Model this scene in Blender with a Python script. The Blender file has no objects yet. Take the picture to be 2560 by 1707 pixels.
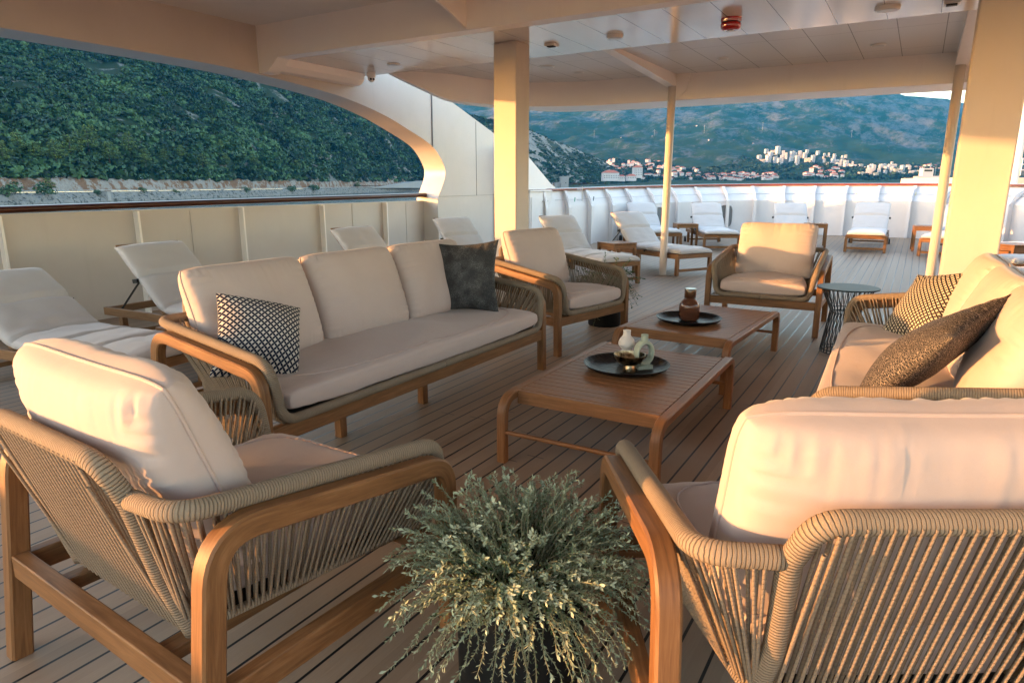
# --- look
HAZE_COL=(.0,.30,.74);HAZE_D=4.5e-5;SKY_STR=.15;SKY_TINT=(1.06,.97,.95);SUN_E=2.0;SUN_C=(.80,.36,.115);EXPO=3.5;SKY_DUST=.7;SKY_OZ=1.0
import bpy, bmesh, math, random
import numpy as np
from mathutils import Vector, Matrix, noise as mnoise
R=math.radians; PI=math.pi
sc=bpy.context.scene; COL=sc.collection
random.seed(7); rng=np.random.default_rng(7)
def zd(y): return .001*max(0,y-2)**2
# ------------------------------------------------------------------ camera
F_PX=1661.; cam=bpy.data.cameras.new('camera'); co=bpy.data.objects.new('camera',cam); COL.objects.link(co)
cam.sensor_width=36; cam.lens=36*F_PX/2560; cam.clip_start=.05; cam.clip_end=30000
co.location=(0,0,1.4); co.rotation_euler=(R(90-13.28),0,R(30.96)); sc.camera=co
cam.dof.use_dof=False
# ------------------------------------------------------------------ materials
MATS={}
def node(nt,t,**k):
    n=nt.nodes.new(t)
    for a,v in k.items():
        if a.startswith('i_'):
            key=a[2:]; key=int(key) if key.isdigit() else key.replace('_',' ')
            n.inputs[key].default_value=v
        else: setattr(n,a,v)
    return n
def mat(name,col,rough=.5,metal=0,spec=.5,coat=0,**kw):
    m=bpy.data.materials.new(name); m.use_nodes=True; nt=m.node_tree
    b=nt.nodes['Principled BSDF']; b.inputs['Base Color'].default_value=(*col,1); b.inputs['Roughness'].default_value=rough
    b.inputs['Metallic'].default_value=metal; b.inputs['Specular IOR Level'].default_value=spec
    b.inputs['Coat Weight'].default_value=coat; b.inputs['Coat Roughness'].default_value=.08
    for k,v in kw.items(): b.inputs[k.replace('_',' ')].default_value=v
    MATS[name]=m; return m,nt,b
def L(nt,a,b): nt.links.new(a,b)
def vmap(nt,src,scale,rot=(0,0,0)):
    mp=node(nt,'ShaderNodeMapping'); mp.inputs['Scale'].default_value=scale; mp.inputs['Rotation'].default_value=rot; L(nt,src,mp.inputs[0]); return mp.outputs[0]
def coord(nt,kind='Object'): return node(nt,'ShaderNodeTexCoord').outputs[kind]
def gc(nt): return node(nt,'ShaderNodeAttribute',attribute_name='gc').outputs['Vector']
def nz(nt,vec,sc_=5,det=4,rough=.55,dist=0):
    n=node(nt,'ShaderNodeTexNoise'); n.inputs['Scale'].default_value=sc_; n.inputs['Detail'].default_value=det; n.inputs['Roughness'].default_value=rough; n.inputs['Distortion'].default_value=dist
    L(nt,vec,n.inputs['Vector']); return n.outputs['Fac']
def ramp(nt,fac,stops):
    r=node(nt,'ShaderNodeValToRGB'); e=r.color_ramp.elements
    while len(e)<len(stops): e.new(.5)
    for i,(p,c) in enumerate(stops): e[i].position=p; e[i].color=(*c,1) if len(c)==3 else c
    L(nt,fac,r.inputs[0]); return r.outputs[0]
def mix(nt,fac,a,b,bt='MIX'):
    n=node(nt,'ShaderNodeMix',data_type='RGBA',blend_type=bt)
    for s,v in ((0,fac),(6,a),(7,b)):
        if hasattr(v,'is_linked') or hasattr(v,'links'): L(nt,v,n.inputs[s])
        else: n.inputs[s].default_value=v if s==0 else ((*v,1) if len(v)==3 else v)
    return n.outputs[2]
def math_(nt,op,a,b=None,c=None):
    n=node(nt,'ShaderNodeMath',operation=op)
    for i,v in enumerate((a,b,c)):
        if v is None: continue
        if hasattr(v,'links'): L(nt,v,n.inputs[i])
        else: n.inputs[i].default_value=v
    return n.outputs[0]
def bump(nt,b,h,dist=.002,strength=1):
    n=node(nt,'ShaderNodeBump'); n.inputs['Distance'].default_value=dist; n.inputs['Strength'].default_value=strength
    L(nt,h,n.inputs['Height']); L(nt,n.outputs[0],b.inputs['Normal'])
def sep(nt,v):
    n=node(nt,'ShaderNodeSeparateXYZ'); L(nt,v,n.inputs[0]); return n.outputs
# painted steel
def paint(name,c1,c2,rough=.38,bs=.0015):
    m,nt,b=mat(name,c1,rough); o=coord(nt)
    n=nz(nt,o,1.3,5,.6); c=mix(nt,ramp(nt,n,[(.35,(0,0,0)),(.7,(1,1,1))]),c1,c2)
    st=nz(nt,vmap(nt,o,(3,3,.35)),2,4,.6)
    c=mix(nt,ramp(nt,st,[(.6,(0,0,0)),(.85,(.35,.35,.35))]),c,tuple(x*.8 for x in c1))
    ru=nz(nt,vmap(nt,o,(4,4,.5)),1.7,6,.7); c=mix(nt,ramp(nt,ru,[(.70,(0,0,0)),(.80,(.45,.45,.45))]),c,(.30,.19,.11))
    L(nt,c,b.inputs['Base Color']); L(nt,math_(nt,'MULTIPLY_ADD',n,.25,rough-.1),b.inputs['Roughness'])
    bump(nt,b,nz(nt,o,2.2,3,.5),.012,.35)
    return m
paint('cream',(.86,.80,.765),(.88,.83,.80)); paint('cream_dimmed',(.50,.45,.42),(.55,.50,.47)); paint('white',(.60,.575,.575),(.66,.635,.635),.42)  # side walls: cream darkened in its colour to offset the stronger light there
paint('pillar',(.52,.455,.41),(.56,.495,.45),.6); MATS['pillar'].node_tree.nodes['Principled BSDF'].inputs['Specular IOR Level'].default_value=.25
m,nt,b=mat('ceil_gloss',(.45,.42,.39),.14,spec=.8); o=coord(nt); s=sep(nt,o)
fx=math_(nt,'FRACT',math_(nt,'DIVIDE',math_(nt,'ADD',s[0],.30+21),.417)); seam=math_(nt,'LESS_THAN',fx,.014)
L(nt,mix(nt,seam,(.74,.71,.69),(.10,.09,.08)),b.inputs['Base Color'])
L(nt,math_(nt,'MULTIPLY_ADD',nz(nt,vmap(nt,o,(9,1,1)),3,3),.16,.07),b.inputs['Roughness'])
bump(nt,b,math_(nt,'MULTIPLY_ADD',seam,-1.2,nz(nt,vmap(nt,o,(1,.6,1)),2.1,3,.5)),.006,.6)
m,nt,b=mat('ceil_mat',(.34,.32,.31),.35); s=sep(nt,coord(nt))
fx=math_(nt,'FRACT',math_(nt,'DIVIDE',math_(nt,'ADD',s[0],.24+21),.417)); fy=math_(nt,'FRACT',math_(nt,'DIVIDE',math_(nt,'ADD',s[1],20.6),1.25))
seam=math_(nt,'MAXIMUM',math_(nt,'LESS_THAN',fx,.02),math_(nt,'LESS_THAN',fy,.005))
L(nt,mix(nt,seam,(.64,.61,.60),(.15,.14,.13)),b.inputs['Base Color'])
paint('ceil_plain',(.72,.69,.68),(.76,.73,.72),.5)
# deck
m,nt,b=mat('deck',(.45,.38,.3),.5,spec=.3); o=coord(nt); s=sep(nt,o)
px=math_(nt,'DIVIDE',math_(nt,'ADD',s[0],20.03),.1); fx=math_(nt,'FRACT',px); pid=math_(nt,'FLOOR',px)
seam=math_(nt,'LESS_THAN',math_(nt,'ABSOLUTE',math_(nt,'SUBTRACT',fx,.5)),.05)
cmb=node(nt,'ShaderNodeCombineXYZ'); L(nt,pid,cmb.inputs[0]); L(nt,math_(nt,'MULTIPLY',s[1],.02),cmb.inputs[1])
wn=node(nt,'ShaderNodeTexWhiteNoise',noise_dimensions='1D'); L(nt,pid,wn.inputs['W'])
bj=math_(nt,'LESS_THAN',math_(nt,'FRACT',math_(nt,'ADD',math_(nt,'DIVIDE',s[1],3.6),math_(nt,'MULTIPLY',wn.outputs[0],7.))),.0013); seam=math_(nt,'MAXIMUM',seam,bj)
g=nz(nt,vmap(nt,o,(60,2.2,1)),4,5,.65); big=nz(nt,o,1.1,4,.6)
c=mix(nt,g,(.25,.175,.118),(.36,.262,.185)); c=mix(nt,math_(nt,'MULTIPLY',wn.outputs[0],.45),c,(.19,.125,.082))
c=mix(nt,ramp(nt,big,[(.4,(0,0,0)),(.75,(.5,.5,.5))]),c,(.38,.29,.22))
sp=nz(nt,o,28,2,.5); c=mix(nt,ramp(nt,sp,[(.72,(0,0,0)),(.78,(.4,.4,.4))]),c,(.2,.16,.13))
c=mix(nt,seam,c,(.006,.007,.008)); L(nt,c,b.inputs['Base Color'])
L(nt,math_(nt,'MULTIPLY_ADD',seam,-.2,math_(nt,'MULTIPLY_ADD',big,.3,.42)),b.inputs['Roughness'])
bump(nt,b,math_(nt,'MULTIPLY_ADD',seam,-1,math_(nt,'MULTIPLY',g,.25)),.0015,.8)
# wood
def wood(name,dark,mid,light,rough=.42,sc_=1.):
    m,nt,b=mat(name,mid,rough,spec=.3); v=gc(nt)
    oi=node(nt,'ShaderNodeObjectInfo'); ad=node(nt,'ShaderNodeVectorMath',operation='ADD'); L(nt,v,ad.inputs[0]); L(nt,oi.outputs['Random'],ad.inputs[1]); v=ad.outputs[0]
    g=nz(nt,vmap(nt,v,(22*sc_,1.6*sc_,22*sc_)),3,6,.65,.7); f=nz(nt,vmap(nt,v,(180,6,180)),3,3,.6); bg=nz(nt,v,3.5,3)
    c=ramp(nt,g,[(.25,dark),(.5,mid),(.75,light)]); c=mix(nt,math_(nt,'MULTIPLY',f,.35),c,dark); c=mix(nt,math_(nt,'MULTIPLY',bg,.4),c,tuple(.8*x for x in mid))
    L(nt,c,b.inputs['Base Color']); L(nt,math_(nt,'MULTIPLY_ADD',g,.2,rough-.1),b.inputs['Roughness']); bump(nt,b,f,.0002,.3)
wood('teak',(.085,.036,.014),(.215,.10,.038),(.35,.18,.08),.5); wood('teak_table',(.13,.055,.022),(.26,.115,.045),(.36,.18,.08),.46)
wood('teak_grey',(.14,.075,.035),(.24,.13,.062),(.33,.2,.11),.5)
# rope
def rope(name,per,amp,c0,c1):
    m,nt,b=mat(name,c1,.85,spec=.2); v=gc(nt); s=sep(nt,v)
    y=math_(nt,'ADD',math_(nt,'DIVIDE',s[1],per),math_(nt,'MULTIPLY',s[0],.4))
    y=math_(nt,'ADD',y,math_(nt,'MULTIPLY',nz(nt,vmap(nt,v,(1,14,1)),2,3),.8))
    h=math_(nt,'MINIMUM',math_(nt,'MULTIPLY',math_(nt,'ABSOLUTE',math_(nt,'SINE',math_(nt,'MULTIPLY',y,PI))),1.7),1.)
    fib=nz(nt,vmap(nt,coord(nt),(1,1,1)),420,2,.6); bg=nz(nt,coord(nt),16,3)
    c=mix(nt,h,c0,c1); c=mix(nt,math_(nt,'MULTIPLY',fib,.7),c,tuple(x*1.45 for x in c1)); c=mix(nt,math_(nt,'MULTIPLY',bg,.5),c,tuple(x*.62 for x in c1))
    L(nt,c,b.inputs['Base Color']); bump(nt,b,math_(nt,'ADD',h,math_(nt,'MULTIPLY',fib,.4)),amp,1)
rope('rope_wrap',.0078,.0028,(.05,.036,.025),(.25,.195,.14)); rope('rope_cord',.013,.0008,(.15,.115,.083),(.235,.18,.13))
# fabrics
def fabric(name,c,c2,sc_=900,rough=.9):
    m,nt,b=mat(name,c,rough,spec=.15); o=coord(nt)
    w=nz(nt,vmap(nt,o,(1,1,.35)),sc_,2,.6); w2=nz(nt,vmap(nt,o,(.35,1,1)),sc_,2,.6); bg=nz(nt,o,6,4,.6)
    f=math_(nt,'MULTIPLY',math_(nt,'ADD',w,w2),.5)
    L(nt,mix(nt,math_(nt,'MULTIPLY',bg,.5),mix(nt,f,c,c2),tuple(.9*x for x in c)),b.inputs['Base Color'])
    wr=nz(nt,vmap(nt,o,(1,1.3,1)),8,4,.55,.5)
    bump(nt,b,math_(nt,'ADD',math_(nt,'MULTIPLY',f,.09),wr),.006,.45)
    b.inputs['Sheen Weight'].default_value=.15; b.inputs['Sheen Roughness'].default_value=.4
fabric('linen',(.44,.36,.33),(.53,.44,.405)); fabric('mattress',(.48,.455,.45),(.55,.525,.52),500); fabric('piping',(.44,.345,.31),(.5,.4,.36))
def patt(name,dk,lt,cell):
    m,nt,b=mat(name,lt,.9,spec=.15); v=vmap(nt,gc(nt),(1/cell,1/cell,0),(0,0,R(45)))
    s=sep(nt,v); fx=math_(nt,'FRACT',s[0]); fy=math_(nt,'FRACT',s[1]); tot=None
    for ax in (0,1):
        for ay in (0,1):
            dx=math_(nt,'SUBTRACT',fx,float(ax)); dy=math_(nt,'SUBTRACT',fy,float(ay))
            d=math_(nt,'LESS_THAN',math_(nt,'ADD',math_(nt,'MULTIPLY',dx,dx),math_(nt,'MULTIPLY',dy,dy)),.52)
            tot=d if tot is None else math_(nt,'ADD',tot,d)
    k=math_(nt,'GREATER_THAN',tot,1.5); L(nt,mix(nt,k,lt,dk),b.inputs['Base Color'])
    bump(nt,b,nz(nt,coord(nt),500,2),.001,.5)
patt('petal_blue',(.006,.012,.03),(.50,.45,.40),.0225); patt('petal_gold',(.008,.010,.014),(.48,.43,.34),.022)
def dots(name,dk,lt,sc_,thr,cl=.0):
    m,nt,b=mat(name,dk,.6,spec=.4); v=gc(nt)
    vo=node(nt,'ShaderNodeTexVoronoi',feature='DISTANCE_TO_EDGE'); vo.inputs['Scale'].default_value=sc_; L(nt,v,vo.inputs['Vector'])
    k=math_(nt,'LESS_THAN',vo.outputs['Distance'],thr)
    bg=ramp(nt,nz(nt,v,9,3),[(.4,(0,0,0)),(.65,(1,1,1))])
    if cl: k=math_(nt,'MULTIPLY',k,math_(nt,'MULTIPLY_ADD',bg,cl,1-cl))
    L(nt,mix(nt,k,dk,lt),b.inputs['Base Color']); L(nt,math_(nt,'MULTIPLY_ADD',k,-.25,.75),b.inputs['Roughness'])
dots('charcoal_speckle',(.008,.008,.009),(.12,.118,.115),190,.10,.75); dots('leopard',(.014,.012,.012),(.24,.20,.165),120,.05)
# misc
mat('black_pot',(.006,.007,.008),.6,spec=.2); mat('black_wire',(.01,.011,.013),.4); 
m,nt,b=mat('blue_top',(.015,.024,.032),.5,spec=.25); bump(nt,b,nz(nt,coord(nt),60,3),.0006,.4)
m,nt,b=mat('tray_black',(.006,.006,.007),.42,spec=.3); bump(nt,b,nz(nt,coord(nt),34,3,.5),.006,.9)
m,nt,b=mat('ceramic_white',(.62,.57,.52),.75); bump(nt,b,nz(nt,coord(nt),160,3),.001,.6)
m,nt,b=mat('ceramic_green',(.36,.40,.31),.7); bump(nt,b,nz(nt,coord(nt),160,3),.001,.6)
m,nt,b=mat('brass',(.52,.38,.2),.28,1); s=nz(nt,coord(nt),70,3); bump(nt,b,s,.004,.9)
L(nt,ramp(nt,nz(nt,coord(nt),26,4),[(.35,(.06,.035,.02)),(.6,(.6,.46,.27))]),b.inputs['Base Color'])
mat('brown_glass',(.30,.12,.07),.08,0,.5,0,Transmission_Weight=.75,IOR=1.45)
mat('smoke_glass',(.13,.06,.03),.12,0,.5,0,Transmission_Weight=.7,IOR=1.45)
m,nt,b=mat('rail_varnish',(.16,.025,.010),.14,coat=.8); L(nt,ramp(nt,nz(nt,vmap(nt,gc(nt),(20,1.5,20)),2,4),[(.3,(.09,.012,.006)),(.7,(.24,.045,.015))]),b.inputs['Base Color'])
m,nt,b=mat('rail_dark',(.035,.010,.007),.3,spec=.25,coat=.15); L(nt,ramp(nt,nz(nt,vmap(nt,gc(nt),(20,1.5,20)),2,4),[(.3,(.018,.005,.004)),(.7,(.085,.025,.014))]),b.inputs['Base Color'])
mat('red_plastic',(.45,.006,.008),.18,coat=.6); mat('white_plastic',(.8,.78,.76),.35); mat('black_rubber',(.01,.01,.01),.7); mat('grey_metal',(.4,.4,.4),.35,.9)
mat('dark_hole',(.16,.165,.17),.7); mat('peg_green',(.02,.3,.2),.5); mat('peg_navy',(.02,.07,.12),.5); mat('peg_cream',(.75,.68,.4),.5)
mat('lamp_lens',(.55,.55,.55),.3)
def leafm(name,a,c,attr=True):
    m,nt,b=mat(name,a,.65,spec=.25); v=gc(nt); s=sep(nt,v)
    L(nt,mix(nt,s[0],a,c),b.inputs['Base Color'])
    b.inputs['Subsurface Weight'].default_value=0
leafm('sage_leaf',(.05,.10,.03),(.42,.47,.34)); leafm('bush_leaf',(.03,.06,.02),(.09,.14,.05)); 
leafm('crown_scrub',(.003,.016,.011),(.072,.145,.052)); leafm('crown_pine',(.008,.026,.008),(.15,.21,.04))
mat('stem',(.2,.2,.12),.8); mat('bark',(.06,.04,.03),.9)
def rockmat(name,g1,g2,r1,r2,s1,thr,s2=.05):
    m,nt,b=mat(name,g1,.95,spec=.1); o=coord(nt); n=nz(nt,o,s1,9,.68); n2=nz(nt,o,s2,5,.6)
    gcol=mix(nt,n2,g1,g2); rcol=mix(nt,nz(nt,o,s1*3,5,.7),r1,r2)
    L(nt,mix(nt,ramp(nt,n,[(thr,(0,0,0)),(thr+.05,(1,1,1))]),gcol,rcol),b.inputs['Base Color'])
    return m,nt,b
rockmat('hill_ground',(.006,.016,.008),(.02,.035,.015),(.06,.06,.05),(.20,.19,.17),.03,.54)
rockmat('hill_scrub',(.016,.030,.015),(.05,.055,.03),(.12,.105,.08),(.30,.28,.25),.02,.50)
rockmat('cliff',(.10,.05,.028),(.20,.12,.07),(.10,.09,.075),(.34,.31,.28),.13,.47,.4)
rockmat('shore_rock',(.08,.078,.07),(.25,.24,.22),(.02,.022,.02),(.06,.06,.055),.35,.54,.3)
m,nt,b=mat('mountain',(.03,.05,.02),.95,spec=.1); o=coord(nt); s=sep(nt,o)
n=math_(nt,'ADD',math_(nt,'MULTIPLY',nz(nt,vmap(nt,o,(1,.30,1.2),(0,0,-R(30.96+12))),.014,10,.70,.5),.62),math_(nt,'MULTIPLY',nz(nt,o,.0022,5,.6),.38)); hgt=math_(nt,'DIVIDE',s[2],700.)
k=math_(nt,'ADD',math_(nt,'ADD',n,math_(nt,'MULTIPLY_ADD',nz(nt,vmap(nt,o,(1,.5,1),(0,0,-R(42))),.055,4,.7),.30,-.15)),math_(nt,'MULTIPLY',hgt,.13)); rf=ramp(nt,k,[(.55,(0,0,0)),(.66,(1,1,1))])
gcol=mix(nt,nz(nt,o,.009,8,.7),(.002,.012,.008),(.03,.055,.02)); L(nt,mix(nt,rf,gcol,mix(nt,nz(nt,o,.03,6,.7),(.03,.036,.036),(.145,.142,.145))),b.inputs['Base Color'])
mat('asphalt',(.06,.06,.062),.9); mat('house_white',(.50,.47,.46),.8); mat('house_cream',(.62,.5,.38),.8); mat('roof_tile',(.36,.11,.07),.85); mat('glass_dark',(.02,.025,.03),.2); mat('concrete',(.26,.25,.235),.9)
mat('guard',(.26,.27,.28),.6); mat('car_blue',(.1,.25,.35),.3)
m,nt,b=mat('water',(.01,.03,.045),.12); bump(nt,b,nz(nt,coord(nt),.35,6,.6),.4,.7)
# ------------------------------------------------------------------ mesh builder
def V3(*a): return Vector(a)
def fillet(pts,rad,n=6):
    pts=[Vector(p) for p in pts]; out=[pts[0]]
    if not hasattr(rad,'__len__'): rad=[rad]*(len(pts)-2)
    for i in range(1,len(pts)-1):
        a,b,c=pts[i-1],pts[i],pts[i+1]; u=(a-b).normalized(); v=(c-b).normalized(); r=rad[i-1]
        if r<=0: out.append(b); continue
        ang=u.angle(v); t=min(r/math.tan(ang/2),(a-b).length*.49,(c-b).length*.49)
        p0=b+u*t; p1=b+v*t
        for k in range(n+1):
            s=k/n; out.append((1-s)**2*p0+2*s*(1-s)*b+s*s*p1)
    out.append(pts[-1]); return out
def resample(pts,step):
    out=[pts[0]]; 
    for a,b in zip(pts,pts[1:]):
        L_=(b-a).length; n=max(1,int(L_/step))
        for k in range(1,n+1): out.append(a.lerp(b,k/n))
    return out
class MB:
    def __init__(s): s.v=[];s.f=[];s.g=[];s.m=[];s.mi=0
    def add(s,vs,fs,gs=None,m=None):
        o=len(s.v); s.v+= [tuple(v) for v in vs]; s.f+=[tuple(i+o for i in f) for f in fs]
        s.g+= gs if gs is not None else [tuple(v) for v in vs]; s.m+=[s.mi if m is None else m]*len(fs); return s
    def beam(s,p0,p1,w,h,up=(0,0,1),m=None):
        p0=Vector(p0);p1=Vector(p1);d=(p1-p0);Ln=d.length;d.normalize();up=Vector(up);x=d.cross(up)
        if x.length<1e-4: x=d.cross(Vector((1,0,0)))
        x.normalize();u=x.cross(d); r=(random.random()*5,random.random()*5,random.random()*5)
        vs=[];gs=[]
        for t in (0,1):
            for a,b in ((-1,-1),(1,-1),(1,1),(-1,1)):
                vs.append(p0+d*Ln*t+x*a*w/2+u*b*h/2); gs.append((a*w/2+r[0],Ln*t+r[1],b*h/2+r[2]))
        return s.add(vs,[(3,2,1,0),(4,5,6,7),(0,1,5,4),(1,2,6,5),(2,3,7,6),(3,0,4,7)],gs,m)
    def box(s,c,d,m=None):
        c=Vector(c);ax=max(range(3),key=lambda i:d[i]);e=[0,0,0];e[ax]=d[ax]/2
        if ax==0: return s.beam(c-Vector(e),c+Vector(e),d[1],d[2],m=m)
        if ax==1: return s.beam(c-Vector(e),c+Vector(e),d[0],d[2],m=m)
        return s.beam(c-Vector(e),c+Vector(e),d[1],d[0],up=(1,0,0),m=m)
    def tube(s,pts,r,n=10,closed=False,m=None,cap=True,u0=0):
        pts=[Vector(p) for p in pts];N=len(pts);vs=[];gs=[];ln=u0;t0=None
        for i,p in enumerate(pts):
            a=pts[i-1] if (i or closed) else pts[0]; b=pts[(i+1)%N] if (i<N-1 or closed) else pts[-1]
            t=(b-a).normalized()
            if t0 is None:
                q=Vector((0,0,1)) if abs(t.z)<.9 else Vector((1,0,0)); x=t.cross(q).normalized()
            else:
                x=(x-t*x.dot(t)).normalized()
            t0=t;y=t.cross(x); rr=r[i] if hasattr(r,'__len__') else r
            if i: ln+=(p-pts[i-1]).length
            for k in range(n):
                A=2*PI*k/n; vs.append(p+(x*math.cos(A)+y*math.sin(A))*rr); gs.append((abs(1-2*k/n),ln,0))
        fs=[]
        for i in range(N if closed else N-1):
            j=(i+1)%N
            for k in range(n): fs.append((i*n+k,i*n+(k+1)%n,j*n+(k+1)%n,j*n+k))
        if cap and not closed: fs+= [tuple(reversed(range(n))),tuple((N-1)*n+k for k in range(n))]
        return s.add(vs,fs,gs,m)
    def sweep(s,pts,ax,w,h,m=None,bev=.006):
        # rectangular section, 'ax' = constant width direction
        pts=[Vector(p) for p in pts];ax=Vector(ax).normalized();N=len(pts);vs=[];gs=[];ln=random.random()*4;sec=[]
        for sx,sy in ((-1,-1),(1,-1),(1,1),(-1,1)):
            X=sx*w/2;Y=sy*h/2
            if sx*sy>0: sec+=[(X,Y-sy*bev),(X-sx*bev,Y)]
            else: sec+=[(X-sx*bev,Y),(X,Y-sy*bev)]
        sec=sorted(sec,key=lambda q:math.atan2(q[1]/h,q[0]/w)); n=len(sec)
        for i,p in enumerate(pts):
            a=pts[max(i-1,0)];b=pts[min(i+1,N-1)];t=(b-a).normalized();y=t.cross(ax).normalized()
            if i: ln+=(p-pts[i-1]).length
            for X,Y in sec: vs.append(p+ax*X+y*Y);gs.append((X,ln,Y))
        fs=[(i*n+k,i*n+(k+1)%n,(i+1)*n+(k+1)%n,(i+1)*n+k) for i in range(N-1) for k in range(n)]
        fs+=[tuple(reversed(range(n))),tuple((N-1)*n+k for k in range(n))]
        return s.add(vs,fs,gs,m)
    def lathe(s,prof,n=32,c=(0,0,0),m=None,rib=0,ribn=0):
        vs=[];c=Vector(c)
        for r,z in prof:
            for k in range(n):
                A=2*PI*k/n;q=r*(1+rib*math.cos(ribn*A)) ; vs.append(c+Vector((q*math.cos(A),q*math.sin(A),z)))
        N=len(prof);fs=[(i*n+k,i*n+(k+1)%n,(i+1)*n+(k+1)%n,(i+1)*n+k) for i in range(N-1) for k in range(n)]
        if prof[0][0]>1e-4: fs.append(tuple(reversed(range(n))))
        if prof[-1][0]>1e-4: fs.append(tuple((N-1)*n+k for k in range(n)))
        return s.add(vs,fs,None,m)
    def prism(s,poly,f0,f1,m=None):
        n=len(poly);vs=[f0(*p) for p in poly]+[f1(*p) for p in poly]
        fs=[tuple(range(n)),tuple(reversed(range(n,2*n)))]+[(i,i+n,(i+1)%n+n,(i+1)%n) for i in range(n)]
        return s.add(vs,fs,None,m)
    def grid(s,P,m=None,gs=None,close=False):
        nu=len(P);nv=len(P[0]);vs=[p for r in P for p in r]
        fs=[(i*nv+j,i*nv+j+1,(i+1)*nv+j+1,(i+1)*nv+j) for i in range(nu-1) for j in range(nv-1)]
        return s.add(vs,fs,gs,m)
    def build(s,name,mats,parent=None,smooth=40,bevel=0,fix=True):
        me=bpy.data.meshes.new(name); me.from_pydata(s.v,[],s.f)
        for mm in (mats if isinstance(mats,(list,tuple)) else [mats]): me.materials.append(MATS[mm])
        if len(s.g)==len(s.v):
            a=me.attributes.new('gc','FLOAT_VECTOR','POINT'); a.data.foreach_set('vector',np.array(s.g,dtype=np.float32).ravel())
        me.polygons.foreach_set('material_index',s.m)
        if fix:
            bm=bmesh.new();bm.from_mesh(me);bmesh.ops.recalc_face_normals(bm,faces=bm.faces);bm.to_mesh(me);bm.free()
        if smooth:
            me.polygons.foreach_set('use_smooth',[True]*len(me.polygons)); me.set_sharp_from_angle(angle=R(smooth))
        me.update(); o=bpy.data.objects.new(name,me); COL.objects.link(o)
        if parent: o.parent=parent
        if bevel:
            q=o.modifiers.new('b','BEVEL');q.width=bevel;q.segments=2;q.limit_method='ANGLE';q.angle_limit=R(40)
        return o
def tag(o,label=None,cat=None,group=None,kind=None):
    if label:o['label']=label
    if cat:o['category']=cat
    if group:o['group']=group
    if kind:o['kind']=kind
    return o
def empty(name,loc,rz,label,cat,group=None):
    o=bpy.data.objects.new(name,None);COL.objects.link(o);o.location=loc;o.rotation_euler=(0,0,rz);o.empty_display_size=.1
    return tag(o,label,cat,group)
def kids(o): return [c for c in bpy.data.objects if c.parent==o]
def dup(o,parent=None,label=None,loc=None,rz=None):
    c=o.copy();COL.objects.link(c);c.parent=parent
    if label:c['label']=label
    if loc is not None:c.location=loc
    if rz is not None:c.rotation_euler=(0,0,rz)
    for k in kids(o): dup(k,c)
    return c
# ------------------------------------------------------------------ cushions
def cushion(name,w,h,t,m,parent=None,a=.42,c=.03,cr=0,n=34,wr=.004,wf=26,seed=0,loc=(0,0,0),rot=(0,0,0),pip=None,fold=None,slump=None,pn='piping'):
    """soft cushion: x=w, y=h, z=thickness; seam round the rim; folds run in from the seam"""
    mb=MB();us=[math.sin(PI/2*(2*i/n-1)) for i in range(n+1)]
    def along0(u,v): return (v*h+9) if 1-abs(u)<1-abs(v) else u*w
    def pt(u,v,sg):
        x=w/2*u*(1-c*(1-v*v));y=h/2*v*(1-c*(1-u*u))
        if cr: x-=math.copysign(cr*abs(u)**1*abs(v)**7,u);y-=math.copysign(cr*abs(v)*abs(u)**7,v)
        f=(max(0,1-u*u)*max(0,1-v*v))**a
        z=sg*t/2*f
        de=min(1-abs(u),1-abs(v)); along=(v*h if 1-abs(u)<1-abs(v) else u*w)
        q=mnoise.noise(Vector((along0(u,v)*6+seed*7,seed,sg*3.)));q2=.35+.9*abs(mnoise.noise(Vector((along0(u,v)*5+seed*3,7,sg*3.))))*1.6
        amp=wr*q2*math.exp(-de*4.)*min(1,de*9)
        z+=sg*amp*math.sin(along*wf*6.28+q*5)*1.0
        z+=sg*wr*1.6*mnoise.noise(Vector((x*4+seed*3,y*4+5,sg*2)))*f
        p=Vector((x,y,z))
        if fold: p=fold(p)
        return p
    ids={}
    vs=[];gs=[];fs=[]
    for sg in (1,-1):
        for i,u in enumerate(us):
            for j,v in enumerate(us):
                ed=i in(0,n) or j in(0,n)
                key=(0 if ed else sg,i,j)
                if key in ids: continue
                ids[key]=len(vs);vs.append(pt(u,v,sg));gs.append((w/2*u+(seed*.31 if sg>0 else 3),h/2*v,0))
    for sg in (1,-1):
        g=lambda i,j:ids[(0 if (i in(0,n) or j in(0,n)) else sg,i,j)]
        for i in range(n):
            for j in range(n):
                q=(g(i,j),g(i+1,j),g(i+1,j+1),g(i,j+1)); fs.append(q if sg>0 else q[::-1])
    mb.add(vs,fs,gs); o=mb.build(name,m,parent,smooth=180,fix=False); o.location=loc;o.rotation_euler=rot
    if pip:
        ring=[(us[i],-1) for i in range(n)]+[(1,us[j]) for j in range(n)]+[(us[n-i],1) for i in range(n)]+[(-1,us[n-j]) for j in range(n)]
        pts=[pt(u,v,1) for u,v in ring]
        if pip=='box':
            q=MB()
            for sg in (1,-1):
                pp=[]
                for u,v in ring:
                    lo,hi=0,1
                    for _ in range(22):
                        md=(lo+hi)/2
                        if ((1-(u*md)**2)*(1-(v*md)**2))**a>.80: lo=md
                        else: hi=md
                    pp.append(pt(u*lo,v*lo,sg)+Vector((0,0,sg*.001)))
                q.tube(pp,.0042,6,closed=True)
            q.build(pn,'piping',o,smooth=180)
        else: MB().tube(pts,.0055,6,closed=True).build(pn,'piping' if m=='linen' else m,o,smooth=180)
    return o
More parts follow.
